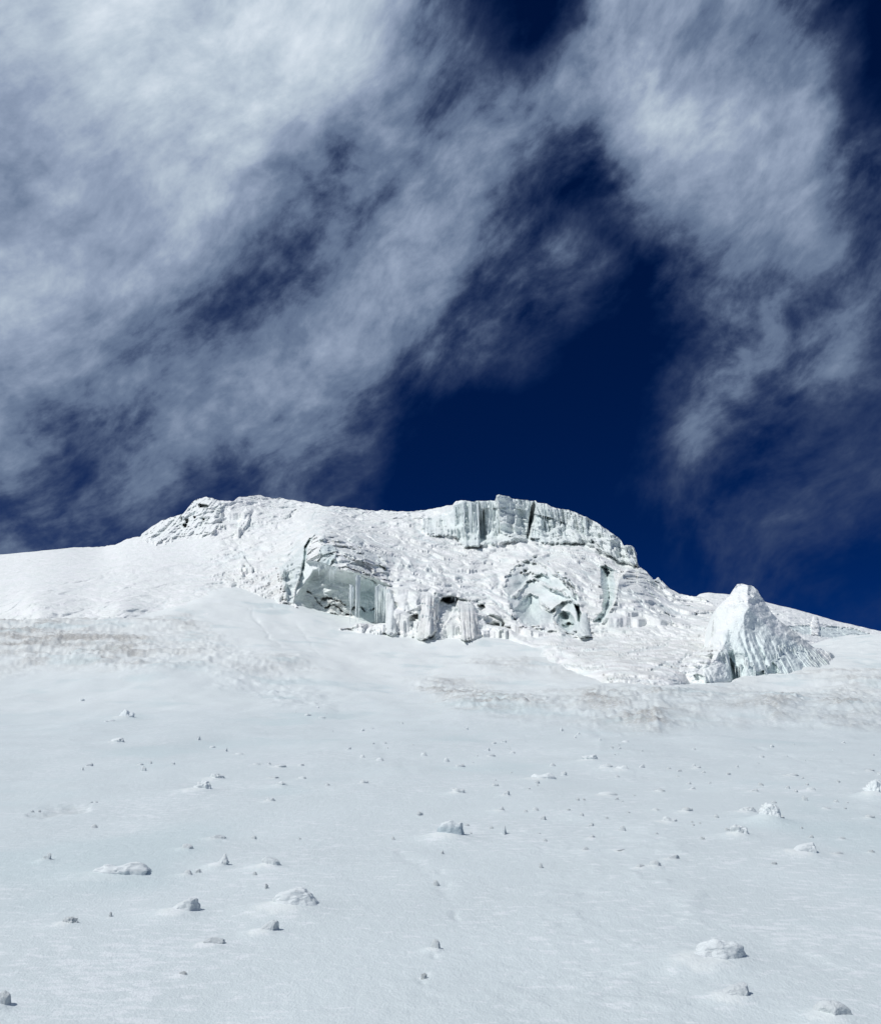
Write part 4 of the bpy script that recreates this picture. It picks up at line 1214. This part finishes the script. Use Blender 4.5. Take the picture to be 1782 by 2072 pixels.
FACE = z4((630, 590), (680, 520), (800, 400), (860, 340), (1000, 460), (1110, 600), (1220, 640), (1330, 690), (1500, 740), (1700, 930), (1180, 1000), (960, 1030), (640, 1060), (640, 700))
mf, sf = psoft(FACE, 5, 2, 1)
spur, _ = psoft(z4((-300, 1100), (-100, 980), (280, 800), (520, 640), (600, 680), (640, 760), (600, 900), (560, 1100), (-300, 1200)), 5, 3, 2)
q1, q2, qid = worley(pxw / .85 + .2 * fbm(pxw, pzw, 407, 2), pzw / .7, 409)
PD = PD - .15 * fbm(pxw / 1.8, pzw / 1.6, 411, 3) - .07 * ridged(pxw / .7, pzw / .6, 413, 3) * (1 - .6 * mf) - .25 * q1 * (.55 - .2 * mf + .7 * spur) - .02 * fbm(pxw / .12, pzw / .12, 415, 2)
low = sstep(480, 760, (PY - 1156.9) / .21318)
fl = lambda f, s: np.abs(pn(pxw * f - .15 * pzw + .2 * pn(pxw, pzw * .3, s + 1), pzw * f * .06, s)) ** .8
PD = PD - mf * low * (.50 * fl(1.2, 417) + .24 * fl(3.2, 419)) - mf * .16 * fl(.55, 418)
PI = np.clip(.12 + .42 * mf + .25 * mf * low, 0, 1)
PDR = np.zeros(PD.shape)
m1, _ = psoft(z4((270, 800), (400, 740), (520, 700), (600, 760), (540, 850), (400, 900), (200, 950), (60, 990)), 6, 4, 3)
w1_, _, _ = worley(pxw / .7, pzw / .6, 421)
PD = PD - m1 * (.95 * (1 - w1_) ** 2 - .25 * ridged(pxw / .45, pzw / .4, 423, 2))
PDR = np.maximum(PDR, m1 * .4 * sstep(.3, .8, w1_))
m, _ = psoft(z4((440, 920), (600, 870), (640, 900), (700, 1040), (520, 1060), (440, 1040)), 2, 1, 4)
PD = PD - m * (.25 * fl(3.0, 425) + .2)
PI = np.maximum(PI, m * .5)
HOLE = z4((668, 800), (700, 840), (740, 890), (775, 920), (800, 1060), (700, 1060), (690, 950))
m, sd = psoft(HOLE, 1.0, .8, 5)
PD = PD + m * (.9 + 1.8 * sstep(0, 8, sd))
m, sd = psoft(z4((940, 960), (1000, 940), (1020, 990), (990, 1030), (950, 1030)), 1.4, 2.5, 6)
PD = PD + m * .8
m, sd = psoft(z4((1030, 930), (1100, 850), (1140, 930), (1170, 975), (1060, 1005)), 1.6, 3.0, 7)
PD = PD + m * .6
m, sd = psoft(z4((150, 870), (205, 880), (180, 905)), 1.0, 1, 8)
PD = PD + m * .9
m, sd = psoft(z4((340, 980), (380, 970), (450, 1000), (450, 1040), (370, 1030)), 1.0, 1, 10)
PD = PD + m * .5
PI = np.maximum(PI, m * .6)
m, sd = psoft(z4((1150, 455), (1290, 550), (1400, 640), (1500, 730), (1440, 760), (1330, 690), (1250, 600), (1170, 500)), 3, 2, 11)
PDR = np.maximum(PDR, m * .25)
m, sd = psoft(z4((1400, 730), (1640, 765), (1680, 830), (1640, 910), (1450, 920)), 3, 2, 12)
PD = PD - m * .3 * fl(2.6, 427)
PDR = np.maximum(PDR, m * .26)
m, sd = psoft(z4((700, 215), (725, 130), (800, 95), (960, 150), (980, 230), (880, 260), (760, 290), (650, 340), (620, 280)), 4, 2, 13)
PI = PI * (1 - .8 * m)
PD = PD - m * (.35 * q1)
PI *= (1 - .55 * spur)
mono = np.concatenate([np.minimum.accumulate(PD[:90], axis=0), np.minimum.accumulate(PD[90:], axis=0)], 0)
PD = mono + .5 * (PD - mono)
PP = at(PX, PY, PD)
PB = []
edge_t = np.linspace(0, 1, 14)
for t in edge_t[1:]:
    q = PP[0].copy()
    dd = 5.5 * t ** .8
    q[:, 1] += dd
    drop = (q[:, 2] - (PP[-1][:, 2] + 1.0))
    q[:, 2] -= np.maximum(drop, 0) * t ** 1.6
    q += (.18 * t * np.stack([fbm(pxw[0] / 1.3, q[:, 2] / 1.3, 431, 3), fbm(pxw[0], q[:, 2], 433, 3), 0 * pxw[0]], -1))
    PB.append(q)
pf = np.concatenate([np.stack(PB[::-1]), PP], 0)
nbp = len(PB)
pi_ = np.concatenate([np.full((nbp, PNX), .2), PI], 0)
pd_ = np.concatenate([np.zeros((nbp, PNX)), PDR], 0)
PF = grid_faces(PNY + nbp, PNX)
pfx = np.concatenate([np.repeat(PX[:1], nbp, 0), PX], 0).ravel()[PF].mean(1)
pfy = np.concatenate([np.repeat(PY[:1] - 30, nbp, 0), PY], 0).ravel()[PF].mean(1)
pown = np.zeros(len(PF), int)
for k, poly in enumerate([z4((700, 225), (725, 130), (745, 60), (1000, 60), (1000, 240), (880, 265), (790, 262)), FACE, z4((-300, 1400), (-300, 900), (280, 700), (520, 600), (600, 680), (640, 760), (600, 900), (560, 1100), (560, 1400))]):
    pown[(sdist(poly, pfx, pfy, 5) > 0) & (pown == 0)] = k + 1
pN = vert_normals(pf).reshape(-1, 3)
pV, pi_, pd_ = pf.reshape(-1, 3), pi_.ravel(), pd_.ravel()
pyr = None
for k, nm in enumerate(['ice_pyramid', 'snow_cap', 'front_face', 'broken_spur']):
    f = PF[pown == k]
    u, inv = np.unique(f, return_inverse=True)
    o = link(nm, mesh_data(nm, pV[u], inv.reshape(-1, 4), M_GLACIER, {'ice': pi_[u], 'dirt': pd_[u]}, pN[u]), pyr)
    pyr = pyr or o
tag(pyr, 'pointed pale ice pyramid standing apart on the right, icicles round its foot', 'ice pyramid')


def pdepth(X, Y):
    j = int(np.clip(np.searchsorted(PX[0], X), 0, PNX - 1))
    i = int(np.clip(np.searchsorted(PY[:, j], Y), 0, PNY - 1))
    return PD[i, j]


# ------------------------------------------------------------------ distant slope behind, right
FSKY = np.array(c4((560, 560), (625, 530), (640, 515), (700, 506), (760, 512), (850, 520), (950, 545), (1060, 566), (1200, 602), (1350, 640), (1500, 685), (1650, 722), (1782, 750)) + [(1900, 1310), (2100, 1360)])
FX, FY = sheet(FSKY, 1380, 2090, 520, 110, [(1380, 1300), (1640, 1310), (2090, 1380)], 441, .8, 20, 30)
ft_ = np.clip((FY - FY[0]) / 60, 0, 1.6)
FD = 150 - 38 * ft_
fsx, fsz = bearing(FX, FY)
fxw, fzw = fsx * FD, fsz * FD
FD = FD - .9 * ridged(fxw / 5, fzw / 1.6, 443, 4) * sstep(0, .3, ft_) - .5 * fbm(fxw / 1.2, fzw / .8, 445, 3)
FD = np.minimum.accumulate(FD, axis=0) * .8 + FD * .2
FI = np.zeros(FD.shape)
band = sdist(c4((1180, 720), (1250, 715), (1335, 712), (1345, 770), (1290, 770)), FX, FY, 20)
band = np.maximum(band, sdist(c4((1395, 722), (1500, 720), (1600, 730), (1700, 765), (1850, 800), (1850, 830), (1390, 782)), FX, FY, 20))
bm = sstep(-.8, .8, band + 1.2 * fbm(FX / 6, FY / 6, 447, 3))
FD = FD + bm * (1.2 - .6 * np.abs(pn(fxw / 1.5, fzw / 9, 449)))
FI = np.maximum(FI, bm * .8)
pil = sstep(-.8, .8, sdist(c4((1340, 772), (1345, 700), (1358, 655), (1378, 660), (1395, 720), (1398, 775)), FX, FY, 20) + 1.2 * fbm(FX / 4, FY / 4, 451, 3))
FD = FD - pil * (1.0 + .5 * ridged(fxw / 1.2, fzw / 1.2, 453, 3))
FP = at(FX, FY, FD)
fb = []
for dy, dz in ((2, .1), (8, -1.5), (25, -8)):
    q = FP[0].copy()
    q[:, 1] += dy
    q[:, 2] += dz
    fb.append(q)
ff = np.concatenate([np.stack(fb[::-1]), FP], 0)
fi = np.concatenate([np.zeros((3, FX.shape[1])), FI], 0)
far = link('far_snow_hill', mesh_data('far_snow_hill', ff.reshape(-1, 3), grid_faces(*fi.shape), M_GLACIER, {'ice': fi, 'dirt': np.zeros(fi.size)}))
tag(far, 'distant snow ridge falling to the right, with a low ice band', None, None, 'structure')


# ------------------------------------------------------------------ icicles: parts of the ice they hang from
def icicle_mesh(seed, nr=14, ns=8):
    r = np.random.default_rng(seed)
    t = np.linspace(0, 1, nr)
    rad = (1 - t ** 1.5) * (.85 + .15 * np.cos(t * 26 + seed)) + .04
    rad = rad * (1 + .35 * np.exp(-t * 9))
    V, bend = [], np.cumsum(r.normal(size=(nr, 2)) * .05, 0)
    for i in range(nr):
        a = np.linspace(0, 2 * np.pi, ns, endpoint=False) + seed
        k = rad[i] * (1 + .22 * np.cos(a * 2 + seed) + .12 * r.normal(size=ns))
        V.append(np.stack([np.cos(a) * k * .5 + bend[i, 0], np.sin(a) * k * .5 + bend[i, 1], np.full(ns, -t[i])], -1))
    V = np.concatenate(V)
    F = []
    for i in range(nr - 1):
        for j in range(ns):
            F.append((i * ns + j, i * ns + (j + 1) % ns, (i + 1) * ns + (j + 1) % ns, (i + 1) * ns + j)[::-1])
    return mesh_data('icicle', V, np.array(F), M_ICICLE, {'ice': np.full(len(V), .25), 'dirt': np.zeros(len(V))})


ICICLES = [icicle_mesh(s) for s in range(1, 8)]


def icicle(parent, X, Y0, Y1, w, depth, fwd=.25, lean=0.):
    dd = depth - fwd
    top, bot = at(X, Y0, dd), at(X, Y1, dd)
    L = max(.05, top[2] - bot[2])
    o = bpy.data.objects.new('icicle', random.choice(ICICLES))
    COL.objects.link(o)
    o.parent = parent
    o.location = top
    wm = w / 1782 * 2 * TH * dd
    o.scale = (wm, wm, L)
    o.rotation_euler = (0, lean + random.uniform(-.02, .02), random.uniform(0, 6.28))
    return o


def fringe(parent, line, n, l0, l1, w0, w1, dfun, fwd=.2, lean=0.):
    P_ = np.array(line, float)
    for i in range(n):
        f = (i + random.uniform(.1, .9)) / n * (len(P_) - 1)
        k = min(int(f), len(P_) - 2)
        p = P_[k] + (P_[k + 1] - P_[k]) * (f - k)
        ln = l0 + (l1 - l0) * random.random() ** 2
        icicle(parent, p[0], p[1] - 1.0, p[1] + ln, w0 + (w1 - w0) * ln / l1, dfun(p[0], p[1] - 3), fwd, lean)


def ics(parent, cv, lst, dfun, fwd=.25, wk=1.0, lean=0.):
    for x, y0, y1, w in lst:
        (X, Y0), (_, Y1) = cv((x, y0), (x, y1))
        icicle(parent, X, Y0, Y1, w * wk, dfun(X, Y0 - 2), fwd, lean)


def lip(X, Y):
    return float(gl_fit(np.array([X]), np.array([Y]))[0]) - .5


# cave
fringe(T_CAVE, c2((592, 538), (650, 537), (720, 561), (790, 592)), 26, 3, 11, 1.2, 2.2, gdepth, .1)
ics(T_CAVE, z1, [(735, 580, 770, 2.4), (722, 575, 700, 1.8), (742, 580, 690, 1.6), (815, 600, 690, 1.6), (862, 640, 830, 2.6), (875, 630, 780, 2.2), (890, 650, 810, 2.4), (905, 660, 830, 2.2), (845, 690, 790, 1.6),
                 (1098, 630, 700, 2.2), (1140, 700, 800, 1.5), (1060, 700, 760, 1.3)], lip, .2)
ics(T_CAVE, z1, [(470, 720, 1020, 4.6), (490, 690, 900, 4.0), (410, 700, 800, 3.0), (515, 640, 760, 3.4), (370, 640, 700, 2.0), (455, 780, 960, 3.0), (330, 680, 780, 3.0)], gdepth, .5)
ics(T_CAVE, z1, [(1098, 840, 1120, 4.0), (1112, 850, 1310, 4.2), (1128, 870, 1110, 3.4), (1090, 880, 1060, 2.4), (1175, 735, 1300, 6.5), (1200, 740, 1290, 6.0), (1188, 735, 1240, 5.0), (1165, 760, 1210, 3.6)], lip, .6)
ics(T_CAVE, z1, [(1405, 860, 1300, 5.2), (1420, 850, 1240, 4.4), (1440, 840, 1280, 5.2), (1460, 850, 1210, 4.6), (1475, 860, 1150, 3.4), (1495, 870, 1280, 5.0), (1392, 870, 1300, 3.4), (1510, 900, 1190, 3.4)], lip, .5)
ics(T_CAVE, z1, [(1265, 870, 930, 1.6), (1300, 1050, 1180, 2.0), (1330, 830, 900, 1.4)], gdepth, .1)
ics(T_CAVE, z1, [(1530, 900, 1420, 5.5), (1550, 900, 1430, 5.5), (1572, 960, 1430, 5.0), (1592, 1010, 1420, 4.6), (1612, 1080, 1410, 4)], gdepth, .35)
# curtains and slot
fringe(T_CA, c3((240, 770), (300, 760), (340, 790)), 16, 40, 75, 1.6, 3.0, gdepth, .25)
fringe(T_CB, c3((490, 810), (560, 815), (600, 870)), 18, 35, 70, 1.6, 3.0, gdepth, .25)
fringe(T_CA, c3((215, 900), (250, 880), (330, 900)), 12, 20, 45, 1.6, 2.6, gdepth, .3)
ics(T_CA, z2, [(468, 520, 660, 2.6), (480, 520, 600, 2.0), (455, 530, 640, 2.4), (440, 560, 900, 4.0), (290, 560, 990, 4.4), (315, 560, 960, 3.6), (350, 590, 940, 4.0), (380, 600, 930, 4.2), (405, 600, 930, 4.0), (260, 660, 970, 3.5), (425, 590, 880, 3.4)], gdepth, .3)
ics(T_CB, z2, [(740, 600, 960, 4.0), (765, 600, 990, 4.2), (790, 580, 990, 4.0), (812, 560, 960, 4.4), (835, 580, 980, 4.0), (860, 590, 960, 3.6), (885, 600, 1010, 4.6), (905, 620, 1000, 4.2), (930, 620, 900, 3.8), (720, 640, 900, 3.0)], gdepth, .3)
ics(T_CB, z2, [(627, 490, 560, 2.0), (672, 500, 560, 1.8), (685, 505, 550, 1.6), (640, 490, 530, 1.4)], gdepth, .2)
ics(glh, z2, [(1200, 790, 920, 2.8), (1212, 800, 900, 2.2), (1250, 850, 930, 2.6), (1275, 860, 930, 2.4), (1230, 850, 910, 2.0), (500, 760, 850, 2.6), (525, 760, 870, 2.6), (545, 770, 840, 2.2), (480, 770, 830, 2.0)], gdepth, .35)
# hollow
fringe(T_BOWL, z3((60, 480), (110, 490), (150, 480), (200, 430), (250, 400)), 16, 4, 16, 1.4, 2.4, gdepth, .25)
ics(T_BOWL, z3, [(222, 430, 555, 2.4), (135, 490, 550, 2.0), (360, 540, 630, 2.0), (610, 310, 470, 2.8), (625, 330, 440, 2.4), (565, 270, 330, 2.6), (590, 300, 380, 2.2), (632, 490, 570, 2.2), (640, 510, 600, 2.0),
                 (320, 730, 790, 1.6), (425, 750, 830, 1.8), (520, 700, 830, 2.4), (495, 660, 720, 2.2), (805, 340, 450, 3.0), (780, 350, 420, 2.4), (830, 380, 440, 2.2), (545, 300, 350, 1.8)], gdepth, .3)
ics(T_BUTT, z3, [(890, 220, 310, 3.0), (1018, 220, 275, 3.2), (930, 490, 600, 2.4), (945, 520, 600, 1.8), (1060, 500, 550, 1.8), (1045, 505, 540, 1.4), (1140, 720, 780, 3.0), (1118, 720, 770, 2.4), (905, 480, 560, 1.8), (960, 430, 520, 2)], gdepth, .35)
# upper wall
ics(T_WALL, z5, [(302, 130, 480, 5), (320, 125, 470, 5), (340, 130, 440, 5), (358, 130, 430, 5), (392, 130, 470, 5), (408, 140, 480, 4.5), (555, 240, 430, 4), (568, 260, 440, 4), (180, 220, 400, 3.5), (192, 220, 390, 3), (48, 260, 390, 3), (30, 260, 370, 3),
                 (668, 130, 210, 2), (770, 160, 210, 2), (785, 150, 230, 2), (805, 140, 420, 4), (955, 280, 430, 3.5), (970, 300, 440, 3.5), (1060, 300, 440, 3), (1090, 310, 420, 3), (1160, 290, 430, 3), (1210, 330, 440, 3), (1280, 340, 440, 3),
                 (1020, 190, 280, 2.5), (1000, 180, 290, 2.5), (980, 200, 260, 2.2), (1620, 510, 600, 3), (1650, 520, 620, 3.5), (1672, 530, 640, 3.5), (1110, 250, 330, 2.5)], gdepth, .25)
fringe(T_WALL, c3((440, 190), (500, 165), (600, 160), (700, 165)), 26, 14, 60, 1.6, 3.0, gdepth, .2)
fringe(T_WALL, c3((740, 130), (820, 145), (905, 160)), 14, 5, 16, 1.0, 1.8, gdepth, .2)
fringe(T_WALL, c3((1000, 190), (1120, 215), (1250, 265), (1360, 310), (1480, 390)), 46, 10, 34, 1.3, 2.6, gdepth, .2)
fringe(T_WALL, c3((1060, 330), (1180, 320), (1320, 340)), 26, 12, 30, 1.3, 2.4, gdepth, .2)
fringe(T_WALL, c3((250, 250), (330, 255), (420, 240)), 16, 14, 36, 1.4, 2.4, gdepth, .2)
# left cliff
fringe(T_LEFT, c1((960, 290), (1040, 250), (1120, 235), (1200, 235)), 22, 12, 36, 1.3, 2.4, gdepth, .25)
fringe(T_LEFT, c1((1070, 195), (1130, 175), (1200, 180)), 12, 5, 14, 1.2, 2.0, gdepth, .2)
ics(T_LEFT, c1, [(1020, 265, 330, 3), (1055, 240, 330, 3.2), (1078, 250, 340, 3.2), (1100, 240, 350, 3.4), (1130, 220, 340, 3.4), (1155, 230, 300, 3), (1180, 230, 330, 3.2), (1205, 230, 320, 3), (985, 280, 340, 2.6), (950, 310, 370, 2.6)], gdepth, .3)
# pyramid: icicles lean with the ice
ics(pyr, z4, [(610, 760, 1010, 4.5), (630, 750, 1000, 5), (650, 740, 1020, 5.5), (668, 800, 1030, 4), (590, 800, 1000, 3.5), (740, 880, 1000, 3.5), (765, 900, 1010, 3.5), (790, 880, 1030, 6), (815, 800, 930, 3), (838, 840, 1030, 5), (860, 860, 960, 3.6),
              (890, 860, 960, 3.2), (920, 900, 1020, 5), (985, 770, 985, 4), (1000, 840, 970, 3), (1100, 790, 900, 2.6), (1130, 780, 960, 3.6), (1150, 700, 960, 4), (1170, 720, 940, 3), (1190, 680, 900, 3), (1215, 690, 920, 3.4),
              (1240, 720, 950, 3.4), (1265, 740, 940, 3.4), (1290, 720, 940, 3.4), (1310, 740, 930, 3), (1340, 720, 940, 3.6), (1370, 730, 930, 3.2), (1395, 760, 930, 3.6), (1420, 770, 910, 3.2), (1445, 800, 910, 3)], pdepth, .34, 1.15, -.2)
fringe(pyr, z4((450, 910), (500, 890), (560, 870), (620, 860)), 18, 16, 34, 2.2, 4.2, pdepth, .18, -.05)
fringe(pyr, z4((60, 990), (180, 960), (340, 950), (450, 915)), 26, 7, 18, 1.6, 3, pdepth, .15)
fringe(pyr, z4((300, 830), (420, 770), (540, 720), (600, 740)), 16, 5, 12, 1.4, 2.4, pdepth, .15)
fringe(pyr, z4((1450, 790), (1540, 770), (1600, 800)), 8, 12, 26, 2, 3, pdepth, .15, -.25)


# ------------------------------------------------------------------ snow clods
def ico(sub):
    import bmesh
    bm = bmesh.new()
    bmesh.ops.create_icosphere(bm, subdivisions=sub, radius=1.0)
    V = np.array([v.co[:] for v in bm.verts])
    F_ = np.array([[v.index for v in f.verts] for f in bm.faces])
    bm.free()
    return V, F_


ICO = {3: ico(3), 4: ico(4), 5: ico(5)}


def n3(V, f, seed, octv=3):
    """cheap 3-D variation from three slices"""
    return (fbm(V[:, 0] * f + seed, V[:, 1] * f, seed, octv) + fbm(V[:, 1] * f + seed, V[:, 2] * f, seed + 5, octv) + fbm(V[:, 2] * f + seed, V[:, 0] * f, seed + 9, octv)) / 1.8


def clod_mesh(style, seed, sub):
    V, F_ = ICO[sub]
    V = V.copy()
    r = np.random.default_rng(seed)
    ncut = {'block': 9, 'fang': 8, 'wedge': 7, 'bar': 8, 'spiky': 10, 'spike': 6}.get(style, 4)
    for _ in range(ncut):
        n = r.normal(size=3)
        n /= np.linalg.norm(n)
        if style in ('block', 'wedge', 'fang') and _ < 2:
            n = np.array([(1, -.25, .1), (.1, -1, .25)][_])
            n /= np.linalg.norm(n)
        h = .55 + .3 * r.random()
        d = V @ n
        V -= np.outer(np.maximum(d - h, 0) * .88, n)
    amp = {'rubbly': .30, 'spiky': .34, 'loaf': .16, 'round': .10, 'long': .2, 'spike': .14}.get(style, .12)
    nv = V / (np.linalg.norm(V, axis=1, keepdims=True) + 1e-9)
    V += nv * (amp * n3(V, 1.6, seed, 4) + (.14 if style in ('rubbly', 'spiky') else .04) * n3(V, 4.5, seed + 3, 3))[:, None]
    if style == 'rubbly':
        f1_, f2_, _ = worley(V[:, 0] * 2.3 + seed, V[:, 1] * 1.2 + V[:, 2] * 2.3, seed)
        V += nv * (.30 * (1 - f1_) - .12)[:, None]
    if style == 'wedge':
        V[:, 2] *= .62 + .45 * np.clip(V[:, 0], -1, 1)
    if style == 'loaf':
        V[:, 2] *= .8 + .2 * np.clip(V[:, 0], -1, 1)
        V[:, 2] += .12 * np.maximum(V[:, 2], 0) * n3(V, 4, seed + 7)
    if style == 'long':
        V[:, 2] *= .75 + .25 * np.sin(V[:, 0] * 4 + seed)
    if style in ('spiky', 'spike'):
        k = np.exp(-((V[:, 0] - .1) / .35) ** 2 - ((V[:, 1]) / .5) ** 2)
        V[:, 2] *= .8 + .55 * k
    if style == 'fang':
        top = np.maximum(V[:, 2], 0)
        V[:, 2] += top * .10 * np.cos(V[:, 0] * 8.5 + .6) - .18 * top * V[:, 0]
        V[:, 0] += .18 * np.maximum(V[:, 0], 0) * (V[:, 2] < 0)
    lo, hi = V.min(0), V.max(0)
    V[:, 0] = (V[:, 0] - (lo[0] + hi[0]) / 2) / (hi[0] - lo[0])
    V[:, 1] = (V[:, 1] - (lo[1] + hi[1]) / 2) / (hi[1] - lo[1])
    V[:, 2] = V[:, 2] / hi[2]
    if style not in ('spike', 'block'):
        V[:, 2] = np.where(V[:, 2] > 0, np.maximum(V[:, 2], 0) ** .62, V[:, 2])
    V[:, 2] = np.maximum(V[:, 2], -.35)
    ice = np.full(len(V), {'fang': 1.0, 'spike': .5, 'spiky': .15, 'block': .12}.get(style, .03))
    ice = ice * sstep(.9, .55, V[:, 2])
    return mesh_data('snow_clod', V, F_, M_CHUNK, {'ice': ice, 'dirt': np.zeros(len(V))})


def place_clod(me, name, px_, Dh, xh, yaw=0.):
    w = px_[2] / 1782 * 2 * TH * Dh
    # seen size of height: vertical extent plus a little of the top
    h = px_[3] / 2072 * 2 * TV * Dh * 1.0
    o = link(name, me)
    z = ground_z(np.array([xh]), np.array([Dh]), False)[0][0]
    dep = max(w * .7, h * .9)
    o.location = (xh, Dh + dep * .30, z + .19 * dep * .30 - .16 * h)
    o.scale = (w, dep, h * 1.04)
    o.rotation_euler = (0, 0, yaw)
    return o


NAMES = {'rubbly': 'snow_heap', 'long': 'snow_slab', 'bar': 'snow_slab', 'loaf': 'snow_mound', 'fang': 'ice_block', 'spike': 'ice_splinter', 'spiky': 'ice_lump', 'block': 'snow_block', 'round': 'snow_ball', 'wedge': 'snow_chunk'}
for i, (px_, style, lab, cat) in enumerate(BIG):
    if not ok[i]:
        continue
    me = clod_mesh(style, 900 + i, 5 if px_[2] > 30 else 4)
    o = place_clod(me, NAMES[style], px_, hitD[i], hitX[i])
    tag(o, lab, cat, 'larger snow lumps on the slope')
ANCHOR = ['the squarish block high on the left', 'the white crumbly heap', 'the smaller crumbly heap', 'the grey jagged lump at the left', 'the long flat slab', 'the two horned ice lump', 'the rounded grey snow ball',
          'the soft wedge', 'the largest white loaf', 'the angular wedge under the loaf', 'the lowest grey bar', 'the half buried patch', 'the cut off lump at the bottom left', 'the thin crescent crust', 'the small square lump',
          'the scalloped blue block', 'the upright ice splinter', 'the low slab in the rubble field', 'the knobbly boulder', 'the broken crust by the boulder', 'the broken pile under the boulder', 'the wedge with drift tail',
          'the white boulder at the right edge', 'the long soft mound', 'the ball on the long mound', 'the soft hump', 'the smooth boulder in the bottom corner', 'the low crumbly plate', 'the rounded lump of the pair',
          'the flatter lump of the pair', 'the faint wedge over the pair', 'the heap at the rubble streak', 'the low dark broken lump', 'the small dark jagged lump']
SEEN = {}
order_ = sorted(range(NHAND), key=lambda i: min((SMALL[i][0] - b[0][0]) ** 2 + (1.6 * (SMALL[i][1] - b[0][1])) ** 2 for b in BIG))
SMALL = [SMALL[i] for i in order_] + SMALL[NHAND:]
hitD[len(BIG):len(BIG) + NHAND] = hitD[len(BIG):][order_]
hitX[len(BIG):len(BIG) + NHAND] = hitX[len(BIG):][order_]
ok = ~np.isnan(hitD)
SMALLM = [clod_mesh(s, 960 + k, 3) for k, s in enumerate(['rubbly', 'spiky', 'block', 'round', 'wedge', 'rubbly', 'rubbly', 'long', 'wedge', 'round'])]
for i, px_ in enumerate(SMALL):
    k = len(BIG) + i
    if not ok[k]:
        continue
    tall = px_[3] > px_[2] * .75
    o = place_clod(SMALLM[[1, 2, 9, 5][i % 4]] if tall else SMALLM[i % 10], 'snow_crumb', px_, hitD[k], hitX[k], random.uniform(-.5, .5))
    lab = 'tiny crumb of snow, one of the many scattered over the open slope'
    if i < NHAND and px_[2] >= 4.5:
        q = [((px_[0] - b[0][0]) ** 2 + (1.6 * (px_[1] - b[0][1])) ** 2, n) for n, b in enumerate(BIG)]
        n = min(q)[1]
        dx, dy = px_[0] - BIG[n][0][0], 1.6 * (px_[1] - BIG[n][0][1])
        where = ('right of' if dx > 0 else 'left of') if abs(dx) > 1.8 * abs(dy) else ('above' if dy < 0 else 'below') if abs(dy) > 1.8 * abs(dx) else ('above and ' if dy < 0 else 'below and ') + ('right of' if dx > 0 else 'left of')
        shape = 'upright' if tall else 'flat' if px_[3] < .42 * px_[2] else 'stubby'
        key = (shape, where, n)
        SEEN[key] = SEEN.get(key, 0) + 1
        rank = ['', 'second ', 'third ', 'fourth ', 'fifth ', 'sixth '][min(SEEN[key] - 1, 5)]
        lab = f'{rank}{shape} snow crumb {where} {ANCHOR[n]}'
    tag(o, lab, 'snow crumb', 'snow crumbs scattered on the slope')
